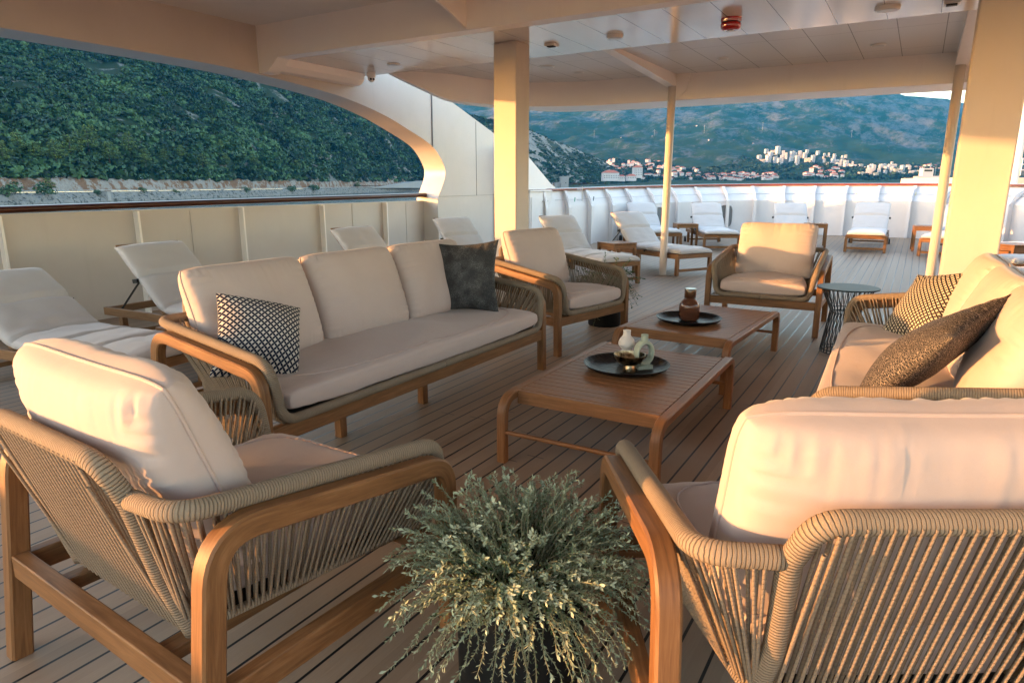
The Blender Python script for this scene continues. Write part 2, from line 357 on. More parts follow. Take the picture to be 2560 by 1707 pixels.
# ------------------------------------------------------------------ rope seating
def seating(name,loc,rz,label,cat,group,half,nback,seatlabel=None,mid=(),dense=1.):
    r=empty(name,loc,R(rz),label,cat,group); e=half-.51; H=half
    for sg in (-1,1):
        x=sg*H
        path=fillet([(x,-.455,0),(x,-.375,.685),(x,.385,.575),(x,.395,0)],[.11,.10],8)
        MB().sweep(path,(1,0,0),.052,.058).build('armrest_frame','teak',r,smooth=35)
    def rail(nm,a,b,w,h): return MB().beam(a,b,w,h).build(nm,'teak',r,bevel=.004)
    rail('front_rail',(-H+.026,.385,.285),(H-.026,.385,.285),.045,.075)
    rail('back_rail',(-H+.026,-.418,.30),(H-.026,-.418,.30),.045,.07)
    for sg in (-1,1): rail('side_rail',(sg*H,-.39,.285),(sg*H,.365,.285),.04,.07)
    for sg in (-1,1): rail('cross_bar',(sg*(.27+e),-.395,.295),(sg*(.27+e),.362,.295),.05,.04)
    for mx,my in mid: MB().beam((mx,my,0),(mx*1.0,my+.0,.26),.05,.05).build('middle_leg','teak',r,bevel=.004)
    # rope shell tubes
    def X(sg,x): return sg*(x+e)
    rr=.024; mbw=MB()
    top=fillet([(X(-1,.30),-.432,.725),(X(-1,.275),-.472,.825),(X(1,.275),-.472,.825),(X(1,.30),-.432,.725)],[.07,.07],8)
    low=[(X(1,.285),-.375,.50),(X(1,.30),-.325,.335)]
    hoop=[Vector((X(-1,.30),-.325,.335)),Vector((X(-1,.285),-.375,.50))]+list(top)+[Vector(p) for p in low]
    mbw.tube(resample(hoop,.02),rr,12)
    arms={}
    for sg in (-1,1):
        p=fillet([(X(sg,.31),-.430,.730),(X(sg,.47),-.420,.735),(X(sg,.475),.405,.625),(X(sg,.425),.415,.345),(0,.418,.345)],[.13,.11,.09],9)
        arms[sg]=resample(p,.02)
        mbw.tube(arms[sg],rr,12)
        mbw.tube([Vector((X(sg,.30),-.325,.335)),Vector((X(sg,.42),.41,.345))],.013,8)
    mbw.tube([(X(-1,.30),-.325,.335),(X(1,.30),-.325,.335)],.014,8)
    mbw.build('rope_rim','rope_wrap',r,smooth=180)
    # cords
    mc=MB(); rc=.0045
    wT=.27+e; n=int(2*wT/(.0235/dense))
    for k in range(n+1):
        s=k/n
        xt=-wT+2*wT*s
        edge=max(0,abs(xt)-(wT-.05))/.05
        zt=.825-.05*edge**2
        for off,so in ((-.022,0),(.020,.5)):
            xx=xt+so*2*wT/n
            if xx>wT:continue
            mc.tube([(xx,-.472+off,zt),(xx*(.98) ,-.325+off*.7,.335)],rc,5,u0=random.random(),cap=False)
    for sg in (-1,1):
        P=arms[sg];cum=[0]
        for a,b in zip(P,P[1:]):cum.append(cum[-1]+(b-a).length)
        # upper part: from hoop to end of front curve at bottom
        end=next(i for i,p in enumerate(P) if p.z<.37 and p.y>.3)
        Lt=cum[end]; n=int(Lt/(.027/dense))
        a0=Vector((X(sg,.30),-.325,.335));a1=Vector((X(sg,.42),.40,.345))
        for k in range(1,n):
            d=Lt*k/n;i=next(j for j,cc in enumerate(cum) if cc>=d);p=P[i]
            s=max(0,(d-.10)/(Lt-.10)); q=a0.lerp(a1,min(1,s**.92))
            nrm=Vector((sg,0,0)) if p.y>-.33 else Vector((0,-1,0))
            for off in (.018,-.018):
                qq=q+nrm*off*.5+Vector((0,(0.5 if off<0 else 0)*.02,0))
                mc.tube([p+nrm*off,qq],rc,5,u0=random.random(),cap=False)
    mc.build('rope_webbing','rope_cord',r,smooth=180)
    # sheet under the cushion, black to stand in for the shaded gap
    MB().prism([(X(-1,.29),-.32),(X(1,.29),-.32),(X(1,.41),.385),(X(-1,.41),.385)],lambda x,y:Vector((x,y,.325)),lambda x,y:Vector((x,y,.345))).build('seat_shade_sheet','black_rubber',r,smooth=0)
    # cushions
    cw=2*(.40+e)
    def tap(p):
        q=p.copy();ed=max(0,(abs(q.x)-(cw/2-.28))/.28);q.x-=math.copysign(ed*.10*max(0,min(1,(.30-q.y)/.6)),q.x);q.z+=(.012*math.cos(q.x*5)+.018*mnoise.noise(Vector((q.x*3.2+half*5,q.y*4,1.3))))*(1-(q.y/.4)**2)*(1 if q.z>0 else 0);return q
    sc_=cushion('seat_cushion',cw,.75,.165,'linen',r,a=.14,c=.0,cr=.012,wr=.006,wf=7,seed=1+half,loc=(0,.06,.428),pip='box',n=40,fold=tap)
    for k in range(nback):
        ww=(cw-.02)/nback; xx=-cw/2+.01+ww*(k+.5)
        cushion('back_cushion',ww*.985,.56,.27,'linen',r,a=.27,c=.025,cr=.016,wr=.0125,wf=13,n=60,seed=k+half*3,loc=(xx,-.265,.725),rot=(R(90+20),0,R(random.uniform(-1.5,1.5))),pip=True)
    return r
SG='rope armchairs around the coffee tables'
A=seating('armchair',(-1.674,1.162,0),-3.3,'rope armchair at the lower left seen from behind with sunlit back cushion','armchair',SG,.50,1)
A2=seating('armchair',(-.099,1.726,0),30.9,'rope armchair in the lower right corner with its back towards the viewer','armchair',SG,.50,1)
B=seating('armchair',(-2.719,5.355,zd(5.3)),-101.3,'rope armchair between the long sofa end and the sun loungers, beside the white square pillar','armchair',SG,.50,1)
C_=seating('armchair',(-1.189,6.953,zd(7)),181.4,'rope armchair beyond the far coffee table facing the viewer, orange sunlight on its back cushion','armchair',SG,.50,1)
SS='three-seat rope sofas facing each other'
S1=seating('sofa',(-2.77,3.116,0),-90.7,'long rope sofa on the left with three cushions, in front of the side rail','sofa',SS,1.27,3,mid=((.55,.10),(-.16,.12)))
S2=seating('sofa',(.11,3.94,0),91.6,'long rope sofa on the right with sunlit cushions, below the square pillar','sofa',SS,1.27,3,mid=((.5,.1),(-.5,.1)))
# throw pillows
def fold_bottom(p): return p
def slump1(p):
    q=p.copy(); k=max(0,-p.y-.02); q.z-=k*k*2.2; 
    q.z+=.03*math.sin((p.x+p.y)*9); return q
def wav(p): q=p.copy(); q.z+=.02*math.sin(p.x*8+1)*math.cos(p.y*6); return q
def pillow(loc,fwd,tilt,roll,sz,m,label,cat='pillow',seed=1,fold=None,th=.15):
    o=cushion('throw_pillow',sz,sz,th,m,None,a=.5,c=.12,wr=.010,wf=8,seed=seed,fold=fold,n=36)
    o.location=loc
    # local z -> facing direction 'fwd'(deg heading, 0=+Y) tilted back; y up
    Mx=Matrix.Rotation(R(fwd),4,'Z')@Matrix.Rotation(R(-(90-tilt)),4,'X')@Matrix.Rotation(PI,4,'Z')@Matrix.Rotation(R(roll),4,'Z')
    o.rotation_euler=Mx.to_euler(); tag(o,label,cat,'patterned throw pillows'); return o
pillow((-2.70,2.09,.67),-106,34,-18,.42,'petal_blue','navy and white petal-patterned pillow slumped in the near corner of the left sofa',seed=1,fold=slump1,th=.19)
pillow((-2.80,3.98,.74),198,12,3,.53,'charcoal_speckle','square charcoal speckled pillow standing at the far end of the left sofa',seed=2,fold=wav)
pillow((.10,4.78,.67),120,35,12,.50,'petal_gold','black and cream petal-patterned pillow at the far end of the right sofa',seed=3,fold=wav)
pillow((.10,3.22,.70),78,42,-14,.58,'leopard','dark leopard-speckled pillow leaning at the near end of the right sofa',seed=4,fold=wav,th=.19)
# ------------------------------------------------------------------ coffee tables
def coffee(loc,rz,label):
    r=empty('coffee_table',loc,R(rz),label,'coffee table','slatted teak coffee tables'); W=.43;Ln=.745;z=.36
    for sg in (-1,1):
        x=sg*(W-.025); pth=fillet([(x,-Ln+.025,0),(x,-Ln+.025,z-.022),(x,Ln-.025,z-.022),(x,Ln-.025,0)],[.10,.10],8)
        MB().sweep(pth,(1,0,0),.05,.044).build('side_frame','teak_table',r,smooth=35)
    for sg in (-1,1):
        MB().beam((-W+.05,sg*(Ln-.15),z-.036),(W-.05,sg*(Ln-.15),z-.036),.03,.07).build('end_rail','teak_table',r,bevel=.003)
        MB().tube([(-W+.05,sg*(Ln-.025),.165),(W-.05,sg*(Ln-.025),.165)],.012,10).build('stretcher','teak_table',r)
    mb=MB();n=18;y0=-Ln+.17;y1=Ln-.17;st=(y1-y0)/n
    for k in range(n): mb.box((0,y0+st*(k+.5),z-.012),(2*W-.103,st-.005,.022))
    mb.build('slatted_top','teak_table',r,bevel=.002)
    MB().box((0,0,z-.045),(2*W-.12,2*Ln-.36,.03)).build('under_brace','teak_table',r)
    return r
coffee((-1.30,3.46,0),0.5,'teak coffee table nearer the viewer holding the tray with vases and a bowl')
coffee((-1.36,5.19,zd(5.2)),-3.,'teak coffee table farther from the viewer holding the tray with a brown bottle')
def tray(loc,label):
    p=[(0,.004),(.16,.004),(.20,.010),(.232,.026),(.245,.040),(.247,.043),(.243,.043),(.23,.030),(.198,.016),(.16,.010),(0,.010)]
    o=MB().lathe([(r,z-.004) for r,z in p],64).build('tray','tray_black',smooth=60); o.location=loc; return tag(o,label,'tray','round black trays')
tray((-1.34,3.52,.3605),'round black hammered tray on the nearer coffee table'); tray((-1.42,5.02,.3605+zd(5)),'round black tray on the farther coffee table')
v=MB().lathe([(0,0),(.036,0),(.045,.012),(.054,.035),(.052,.055),(.040,.075),(.026,.088),(.024,.092),(.036,.102),(.047,.120),(.048,.132),(.043,.150),(.030,.166),(.0225,.176),(.0215,.20),(.0235,.204),(.0225,.206),(.018,.204),(.016,.17),(0,.168)],40).build('vase','ceramic_white',smooth=60)
v.location=(-1.375,3.60,.3667); tag(v,'white matte double-bulb ceramic vase on the near tray','vase')
mb=MB()
ring=[]
n=44
for k in range(n):
    A_=2*PI*k/n
    for q in range(10):
        B_=2*PI*q/10; rr=.056+.0125*math.cos(B_)*1.1; ring.append(Vector((rr*math.cos(A_)*.86,.030*math.sin(B_),.093+rr*1.12*math.sin(A_))))
mb.add(ring,[(k*10+q,k*10+(q+1)%10,((k+1)%n)*10+(q+1)%10,((k+1)%n)*10+q) for k in range(n) for q in range(10)])
mb.lathe([(.021,.155),(.0205,.17),(.021,.197),(.022,.199),(.018,.199),(.016,.17),(.016,.155)],24); mb.beam((-.045,0,.0105),(.045,0,.0105),.06,.021)
v=mb.build('vase','ceramic_green',smooth=60); v.location=(-1.255,3.57,.3667); v.rotation_euler=(0,0,R(48)); tag(v,'sage green ring-shaped ceramic vase on the near tray','vase')
v=MB().lathe([(0,0),(.036,0),(.038,.003),(.033,.03),(.030,.040),(.045,.044),(.070,.060),(.084,.082),(.089,.102),(.086,.102),(.079,.082),(.064,.063),(.04,.052),(0,.049)],48).build('bowl','brass',smooth=50)
v.location=(-1.30,3.46,.3667); tag(v,'hammered brass footed bowl in front of the two vases','bowl')
r=empty('bottle',(-1.425,5.04,.3667+zd(5)),0,'ribbed brown glass bottle standing on the far tray','bottle')
MB().lathe([(0,0),(.055,0),(.072,.012),(.076,.035),(.077,.10),(.075,.125),(.062,.150),(.045,.168),(.0405,.176),(.0405,.20),(.0375,.20),(.0375,.178),(.042,.166),(.058,.148),(.071,.123),(.073,.10),(.072,.035),(.068,.016),(.053,.006),(0,.006)],96,rib=.012,ribn=32).build('glass_body','brown_glass',r,smooth=80)
MB().lathe([(0,.176),(.042,.176),(.0435,.18),(.0435,.246),(.042,.249),(0,.249)],40).build('stopper','smoke_glass',r,smooth=60)
# wire side table
r=empty('wire_side_table',(-.42,6.12,zd(6.1)),0,'black wire hourglass side table with round blue-grey top beside the far armchair','side table')
MB().lathe([(0,.545),(.236,.545),(.24,.549),(.24,.553),(.236,.557),(0,.557)],56).build('table_top','blue_top',r,smooth=30)
mb=MB()
for k in range(30):
    a=2*PI*k/30
    for dr in (.30,-.30): 
        mb.tube([(.20*math.cos(a),.20*math.sin(a),.545),(.118*math.cos(a+dr*.4),.118*math.sin(a+dr*.4),.36),(.165*math.cos(a+dr),.165*math.sin(a+dr),.03),(.165*math.cos(a+dr),.165*math.sin(a+dr),.004)],.0026,4,cap=False)
for rr_,zz in ((.12,.345),(.121,.375),(.165,.006),(.2,.543),(.165,.03)): mb.tube([(rr_*math.cos(2*PI*k/40),rr_*math.sin(2*PI*k/40),zz) for k in range(40)],.0038,5,closed=True)
mb.build('wire_base','black_wire',r,smooth=180)
# ------------------------------------------------------------------ loungers
def lounger(loc,rz,label,back=44,wheels=True,wf=0):
    r=empty('sun_lounger',loc,R(rz),label,'sun lounger','teak sun loungers with white mattresses')
    W=.33; fh=.32; hinge=1.16; Lf=1.95; fm='teak_grey' if wf else 'teak'
    mb=MB()
    for sg in (-1,1): mb.beam((sg*W,0,fh-.035),(sg*W,Lf,fh-.035),.035,.07)
    for y in (.02,hinge,Lf-.02): mb.beam((-W+.0175,y,fh-.035),(W-.0175,y,fh-.035),.035,.065)
    for k in range(13): y=.07+k*.085; mb.beam((-W+.018,y,fh-.012),(W-.018,y,fh-.012),.055,.016)
    mb.beam((-W,.03,.075),(W,.03,.075),.02,.04) ; mb.beam((-W,Lf-.25,.10),(W,Lf-.25,.10),.02,.035)
    mb.build('frame',fm,r,bevel=.003)
    for sg in (-1,1):
        for y in (.03,Lf-.25): MB().beam((sg*(W+.0),y,0),(sg*(W+.0),y,fh-.071),.05,.05).build('leg',fm,r,bevel=.003)
    th=R(back); c,s=math.cos(th),math.sin(th); bl=.78
    T=lambda d,o:(hinge+d*c-o*s, fh+.0+d*s+o*c)
    mb=MB()
    for sg in (-1,1):
        y0,z0=T(0,-.0);y1,z1=T(bl,-.0); mb.beam((sg*(W-.045),y0,z0),(sg*(W-.045),y1,z1),.03,.035,up=(0,-s,c))
    for k in range(9): y,z=T(.06+k*.088,.012); mb.beam((-W+.03,y,z),(W-.03,y,z),.055,.014,up=(0,-s,c))
    mb.build('backrest_frame',fm,r,bevel=.003)
    y0,z0=T(.42,-.02); mb=MB()
    for sg in (-1,1): mb.beam((sg*(W-.07),y0,z0),(sg*(W-.07),Lf-.12,fh-.03),.012,.012)
    mb.build('support_strut','black_rubber',r)
    if wheels:
        for sg in (-1,1):
            o=MB().tube([(sg*(W+.03),Lf-.12,.075),(sg*(W+.058),Lf-.12,.075)],.075,18).build('wheel','black_rubber',r)
    # mattress
    tot=hinge+bl+.02;ns=90;nw=22;top=[];seams=(.38,.76,1.14,1.55)
    def cen(d):
        b=.22; 
        if d<hinge-b/2: return (d,fh,0)
        if d>hinge+b/2: q=d-hinge; return (hinge+q*c,fh+q*s,th)
        t=(d-hinge+b/2)/b; p0=Vector((hinge-b/2,fh));p1=Vector((hinge,fh));p2=Vector((hinge+b/2*c,fh+b/2*s)); p=(1-t)**2*p0+2*t*(1-t)*p1+t*t*p2; return (p.x,p.y,th*t)
    def pm(i,j,sg):
        d=-.03+tot*(.5-.5*math.cos(PI*i/ns)) if False else -.03+tot*i/ns
        u=math.sin(PI/2*(2*j/nw-1)); e_=max(0,1-(2*i/ns-1)**2)
        y,z,a_=cen(d); sd=min(abs(d-q) for q in seams)
        dip=math.exp(-(sd/.018)**2)*.55; edge=((1-u*u)**.2)*(1-(2*i/ns-1)**16*1.)**.35 if 0<i<ns and 0<j<nw else 0
        t_=.085*(1-dip)*edge; nn=mnoise.noise(Vector((u*2.2+rz,d*7,loc[0])))*.012+mnoise.noise(Vector((u*4+rz,d*19,loc[1])))*.006
        o_=.010+ (t_+nn*edge if sg>0 else 0)+.0
        x=W*.98*u*(1-.03*dip)
        return Vector((x,y-o_*math.sin(a_),z+o_*math.cos(a_)))
    P=[[pm(i,j,1) for j in range(nw+1)] for i in range(ns+1)]
    mb=MB();mb.grid(P);Q=[[pm(i,j,-1) for j in range(nw+1)] for i in range(ns+1)];mb.grid(Q)
    o=mb.build('mattress','mattress',r,smooth=180,fix=False)
    bm=bmesh.new();bm.from_mesh(o.data);bmesh.ops.remove_doubles(bm,verts=bm.verts,dist=.0035);bmesh.ops.recalc_face_normals(bm,faces=bm.faces);bm.to_mesh(o.data);bm.free()
    for d in (.76,1.55):
        for sg in (-1,1):
            y,z,a_=cen(d); MB().beam((sg*(W-.0),y-.02,z+.0),(sg*(W+.012),y+.02,z-.005),.03,.035).build('mattress_tie','black_rubber',r)
    return r
def LG(x,y,dirdeg,label,**k): return lounger((x,y,zd(y)),dirdeg-90,label,**k)
LG(-3.42,8.6,149,'sun lounger directly behind the armchair beside the square pillar, nearest the small teak table')
LG(-2.80,10.05,150,'sun lounger right behind the round white post, foot end past the post')
LG(-4.30,13.2,129,'sun lounger half hidden behind the round post, against the curved white rail')
LG(-3.22,13.35,117,'sun lounger in front of the arched rail opening, wheels showing')
LG(-1.95,13.7,103,'sun lounger whose backrest rises above the sunlit armchair cushion')
LG(-.78,14.2,91,'sun lounger facing the viewer straight on between two small teak tables')
LG(.42,14.0,79,'sun lounger with only its foot end showing beside the slim right-hand post')
LG(1.0,12.6,42,'sun lounger beyond the large right pillar with pale blue backrest')
LG(1.02,10.9,33,'sun lounger with sunlit orange foot legs just right of the large pillar')
LG(.62,9.35,24,'sun lounger low behind the right sofa with sunlit mattress edge')
LG(1.15,7.9,14,'sun lounger nearest behind the right sofa cushions at the picture edge')
LG(-4.02,2.42,186,'sun lounger at the far left with wrinkled mattress, behind the near armchair',back=33,wf=1)
LG(-4.28,3.62,183,'sun lounger with raised backrest and bare teak frame behind the left sofa',wf=1)
LG(-4.2,5.9,176,'sun lounger showing only its backrest above the left sofa')
LG(-4.45,7.7,160,'sun lounger backrest between the left sofa and the square pillar')
def side_table(loc,rz,label,w=.44,h=.47):
    r=empty('teak_side_table',loc,R(rz),label,'side table','small teak side tables')
    mb=MB()
    for k in range(7): mb.box((-w/2+w/7*(k+.5),0,h-.01),(w/7-.006,w,.02))
    mb.build('table_top','teak',r,bevel=.002)
    mb=MB()
    for sg in (-1,1): mb.box((sg*(w/2-.02),0,h-.055),(.022,w-.09,.06)); mb.box((0,sg*(w/2-.02),h-.055),(w-.09,.022,.06))
    mb.build('apron','teak',r)
    for a in (-1,1):
        for b in (-1,1): MB().beam((a*(w/2-.025),b*(w/2-.025),0),(a*(w/2-.025),b*(w/2-.025),h-.021),.042,.042).build('leg','teak',r,bevel=.002)
    return r
def ST(x,y,rz,lab,**k): side_table((x,y,zd(y)),rz,lab,**k)
ST(-3.95,9.75,60,'small teak table between the two loungers left of the round post')
ST(-4.12,13.9,30,'small teak table behind the round white post')
ST(-1.75,14.9,10,'small teak table right behind the sunlit armchair')
ST(.18,15.0,4,'small teak table left of the slim right-hand post')
ST(1.25,12.0,40,'small teak table with orange sunlit edge right of the large pillar')
ST(-4.55,3.05,0,'slatted teak table between the two loungers on the left',w=.5,h=.36)
# ------------------------------------------------------------------ planters
def planter(loc,label,pr,ph,ns,spread,leafn,seed,lm='sage_leaf',hang=1.,lsz=.017):
    rnd=random.Random(seed); r=empty('potted_plant',loc,0,label,'potted plant')
    MB().lathe([(0,0),(pr*.96,0),(pr,.01),(pr,ph-.004),(pr*.985,ph),(pr*.94,ph),(pr*.92,ph-.05),(0,ph-.05)],56).build('pot','black_pot',r,smooth=40)
    st=MB();lf=MB()
    for i in range(ns):
        a=rnd.uniform(0,2*PI); rad=math.sqrt(rnd.random())*pr*.8; base=Vector((rad*math.cos(a),rad*math.sin(a),ph-.05))
        pol=R(min(112,abs(rnd.gauss(0,1))*34+rad/pr*62)); ln_=spread*rnd.uniform(.55,1.12); a2=a+rnd.gauss(0,.35)
        out=Vector((math.cos(a2)*math.sin(pol),math.sin(a2)*math.sin(pol),math.cos(pol))); dr=ln_*(.10+.75*math.sin(min(pol,PI/2))**3*rnd.uniform(.2,1.15)*hang)
        pts=[];m_=12
        for k in range(m_+1):
            t=k/m_; pts.append(base+out*ln_*t+Vector((0,0,.05*math.sin(t*PI*.6)-dr*t*t))+Vector((mnoise.noise(Vector((i,t*3,0))),mnoise.noise(Vector((i,t*3,9))),0))*.035*t)
        st.tube(pts,[.0022*(1-.6*k/m_) for k in range(m_+1)],4,cap=False)
        tip=rnd.random()
        for q in range(leafn):
            t=.18+.82*(q/leafn)**.8; k=min(m_-1,int(t*m_)); p=pts[k].lerp(pts[k+1],t*m_-k); tan=(pts[k+1]-pts[k]).normalized()
            ph_=q*2.4+rnd.random(); sd=tan.orthogonal().normalized(); sd=Matrix.Rotation(ph_,3,tan)@sd
            d=(tan*rnd.uniform(.35,1.0)+sd*rnd.uniform(.5,1)).normalized(); ll=lsz*rnd.uniform(.7,1.5)*(1.25 if t>.9 else 1); w=ll*.20
            nn=d.cross(tan); nn=nn.normalized() if nn.length>.01 else sd
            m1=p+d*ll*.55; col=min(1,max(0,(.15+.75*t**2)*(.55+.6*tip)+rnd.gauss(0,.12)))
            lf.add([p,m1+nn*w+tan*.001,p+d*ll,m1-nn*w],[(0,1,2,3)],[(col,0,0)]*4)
    st.build('stems','stem',r,fix=False); o=lf.build('foliage',lm,r,smooth=0,fix=False); return r
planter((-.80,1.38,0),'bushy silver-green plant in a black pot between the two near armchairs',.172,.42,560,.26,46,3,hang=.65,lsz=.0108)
planter((-2.60,6.16,zd(6)),'trailing plant in a black pot behind the armchair by the pillar',.165,.42,110,.34,26,5,'bush_leaf',1.5,.02)
# ------------------------------------------------------------------ ship structure
# deck with sheer
mb=MB();ys=[-10,-6,-3,0,2]+[2+i*.5 for i in range(1,34)]; xs=[-7.5+i*.5 for i in range(28)]
P=[[Vector((x,y,zd(y))) for x in xs] for y in ys]; mb.grid(P); mb.build('deck','deck',smooth=180); tag(bpy.data.objects['deck'],kind='structure')
# hull below deck (keeps the water out of sight of the deck gaps)
ins=[(9.22,1.17)]+[(9.4, 1.44), (9.45, 1.58), (9.43, 1.69), (9.31, 1.85), (9.13, 2.0), (8.86, 2.12), (8.47, 2.25), (8.06, 2.38), (7.54, 2.5), (6.98, 2.59), (6.18, 2.66), (5.48, 2.7)]+[(5.0,2.715),(4.2,2.72),(3.22,2.72)]
def smooth_poly(p,n=4):
    out=[];N=len(p)
    for i in range(N-1):
        p0=p[max(i-1,0)];p1=p[i];p2=p[i+1];p3=p[min(i+2,N-1)]
        for k in range(n):
            t=k/n; out.append(tuple(.5*((2*p1[a])+(-p0[a]+p2[a])*t+(2*p0[a]-5*p1[a]+4*p2[a]-p3[a])*t*t+(-p0[a]+3*p1[a]-3*p2[a]+p3[a])*t**3) for a in (0,1)))
    out.append(p[-1]); return out
arch=smooth_poly(ins,7)
aft=[(-6.2,2.72),(-7.6,2.6),(-8.6,2.2),(-9.1,1.6),(-9.1,1.17)]
shell=[(-9.6,3.5),(5.9,3.5),(8.5,3.2),(9.59,2.79),(10.93,2.36),(12.39,1.73),(13.55,1.34),(13.55,.02),(9.23,.02)]+arch+aft+[(-9.1,-.1),(-9.6,-.1)]
o=MB().prism(shell,lambda y,z:Vector((-7,y,z)),lambda y,z:Vector((-7.45,y,z))).build('side_shell','cream_dimmed',smooth=30); tag(o,'cream steel side wall with a long arched opening onto the hillside','wall')
mb=MB()
for (y0,z0,y1,z1) in ((10.4,1.2,10.4,2.5),(9.25,1.2,13.5,1.22)): mb.beam((-6.998,y0,z0),(-6.998,y1,z1),.004,.008,up=(1,0,0))
mb.beam((-6.996,9.11,2.0),(-6.996,9.12,2.87),.02,.02); mb.build('weld_seam','dark_hole',o)
# port bulwark aft
mb=MB(); mb.box((-7.34,0.1,.55),(.06,18.6,1.16)); o=mb.build('bulwark','cream_dimmed'); tag(o,'cream side bulwark below the arched opening','bulwark')
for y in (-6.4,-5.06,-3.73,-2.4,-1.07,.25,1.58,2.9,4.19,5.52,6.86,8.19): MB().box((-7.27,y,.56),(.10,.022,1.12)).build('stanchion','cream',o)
for y in (-4.4,-1.7,.9,4.85,7.5,8.75): MB().beam((-7.307,y,.02),(-7.307,y,1.1),.005,.006,up=(1,0,0)).build('weld_seam','cream_dimmed',o)
def railsec(pts,w,h,matn,name,label):
    mb=MB();pts=[Vector(p) for p in pts];N=len(pts);vs=[];gs=[];n=14;ln=0
    for i,p in enumerate(pts):
        t=(pts[min(i+1,N-1)]-pts[max(i-1,0)]).normalized();x=t.cross(Vector((0,0,1))).normalized();u=x.cross(t)
        if i:ln+=(p-pts[i-1]).length
        for k in range(n):
            a=2*PI*k/n;ca,sa=math.cos(a),math.sin(a);vs.append(p+x*w/2*math.copysign(abs(ca)**.6,ca)+u*h/2*math.copysign(abs(sa)**.6,sa));gs.append((ca*w,ln,sa*h))
    fs=[(i*n+k,i*n+(k+1)%n,(i+1)*n+(k+1)%n,(i+1)*n+k) for i in range(N-1) for k in range(n)]+[tuple(range(n)),tuple((N-1)*n+k for k in range(n))]
    o=mb.add(vs,fs,gs).build(name,matn,smooth=60);tag(o,label,'handrail');return o
railsec([(-7.33,-9.1,1.14),(-7.33,0,1.155),(-7.33,3,1.172),(-7.33,6,1.2),(-7.33,9.25,1.225)],.17,.07,'rail_dark','handrail','dark varnished wooden handrail along the arched opening')
# bow bulwark: base curve, flare out above the knuckle
base=[(-6.95,11.0),(-6.6,12.3),(-6.15,13.5),(-5.6,14.85),(-4.84,15.94),(-4.1,16.65),(-3.23,17.12),(-2.35,17.32),(-1.2,17.4),(.11,17.34),(1.1,16.9),(2.0,16.1),(2.85,14.9),(3.6,13.2),(4.2,11),(4.6,8),(4.9,4),(5,0),(5,-9.5)]
B2=smooth_poly(base,8); cum=[0]
for a,b in zip(B2,B2[1:]): cum.append(cum[-1]+math.dist(a,b))
def bown(i):
    a=B2[max(i-1,0)];b=B2[min(i+1,len(B2)-1)];t=Vector((b[0]-a[0],b[1]-a[1],0)).normalized();return Vector((-t.y,t.x,0)) # outward
def railz(y): return 1.22+.0125*max(0,y-8)+ .0012*max(0,y-8)**1.9*.75
def flare(y): return .42*min(1,max(0,(y-11.5)/5.0))
P=[]
for i,(x,y) in enumerate(B2):
    nrm=bown(i);b=Vector((x,y,zd(y)));rz=railz(y);kz=zd(y)+.80;f=flare(y)
    P.append([b-Vector((0,0,.05)),Vector((x,y,kz)),Vector((x,y,kz))+nrm*f*.12+Vector((0,0,.07)),Vector((x,y,rz-.02))+nrm*f,Vector((x,y,rz-.02))+nrm*(f+.06),Vector((x,y,-.3))+nrm*.4])
mb=MB();mb.grid(P);bw=mb.build('bow_bulwark','white',smooth=28);tag(bw,'white curved bulwark of the foredeck lined with brackets','bulwark')
railsec([Vector((B2[i][0],B2[i][1],railz(B2[i][1])))+bown(i)*(flare(B2[i][1])+.02) for i in range(6,len(B2))],.17,.06,'rail_varnish','handrail','reddish varnished wooden handrail on the curved bow bulwark')
# brackets
d=1.3; 
def at(dist):
    i=next(j for j,c_ in enumerate(cum) if c_>=dist);i=max(1,i);t=(dist-cum[i-1])/(cum[i]-cum[i-1]);p=Vector((*B2[i-1],0)).lerp(Vector((*B2[i],0)),t);return p,bown(i)
nb=0
while d<24:
    p,nrm=at(d);tg=Vector((nrm.y,-nrm.x,0));y=p.y;kz=zd(y)+.80;rz=railz(y)-.03;f=flare(y);z0=zd(y)
    dep=.13
    poly=[(0,z0),(-dep,z0),(-dep,kz),(-dep*.9+f*.35,kz+.20),(f-.10,rz),(f,rz),(f*.12,kz+.07),(0,kz)]
    MB().prism(poly,lambda a,z:Vector((p.x,p.y,z))+nrm*a-tg*.012,lambda a,z:Vector((p.x,p.y,z))+nrm*a+tg*.012).build('bracket','white',bw,smooth=0)
    MB().beam(Vector((p.x,p.y,z0+.01))-nrm*(dep+.004),Vector((p.x,p.y,kz))-nrm*(dep+.004),.07,.008,up=nrm).build('bracket_flange','white',bw)
    MB().beam(Vector((p.x,p.y,kz))-nrm*(dep+.004),Vector((p.x,p.y,rz))+nrm*(f-.105),.07,.008,up=nrm).build('bracket_flange','white',bw)
    d+=.66;nb+=1
# mooring ports
for (px_,py_) in ((-5.2,15.5),(-4.05,16.7)):
    j=min(range(len(B2)),key=lambda i:math.dist(B2[i],(px_,py_)));p=Vector((*B2[j],0));nrm=bown(j);tg=Vector((nrm.y,-nrm.x,0));z=zd(p.y)+.43
    poly=[]
    for k in range(28):
        a=2*PI*k/28;ca,sa=math.cos(a),math.sin(a);poly.append((.17*math.copysign(abs(ca)**.6,ca),z+.27*math.copysign(abs(sa)**.6,sa)))
    MB().prism(poly,lambda a,zz:p+tg*a+Vector((0,0,zz))-nrm*.012,lambda a,zz:p+tg*a+Vector((0,0,zz))-nrm*.002).build('mooring_port','dark_hole',bw,smooth=0)
    MB().tube([p+tg*a*1.05+Vector((0,0,(zz-z)*1.04+z))-nrm*.015 for a,zz in poly],.018,6,closed=True).build('port_rim','white',bw)
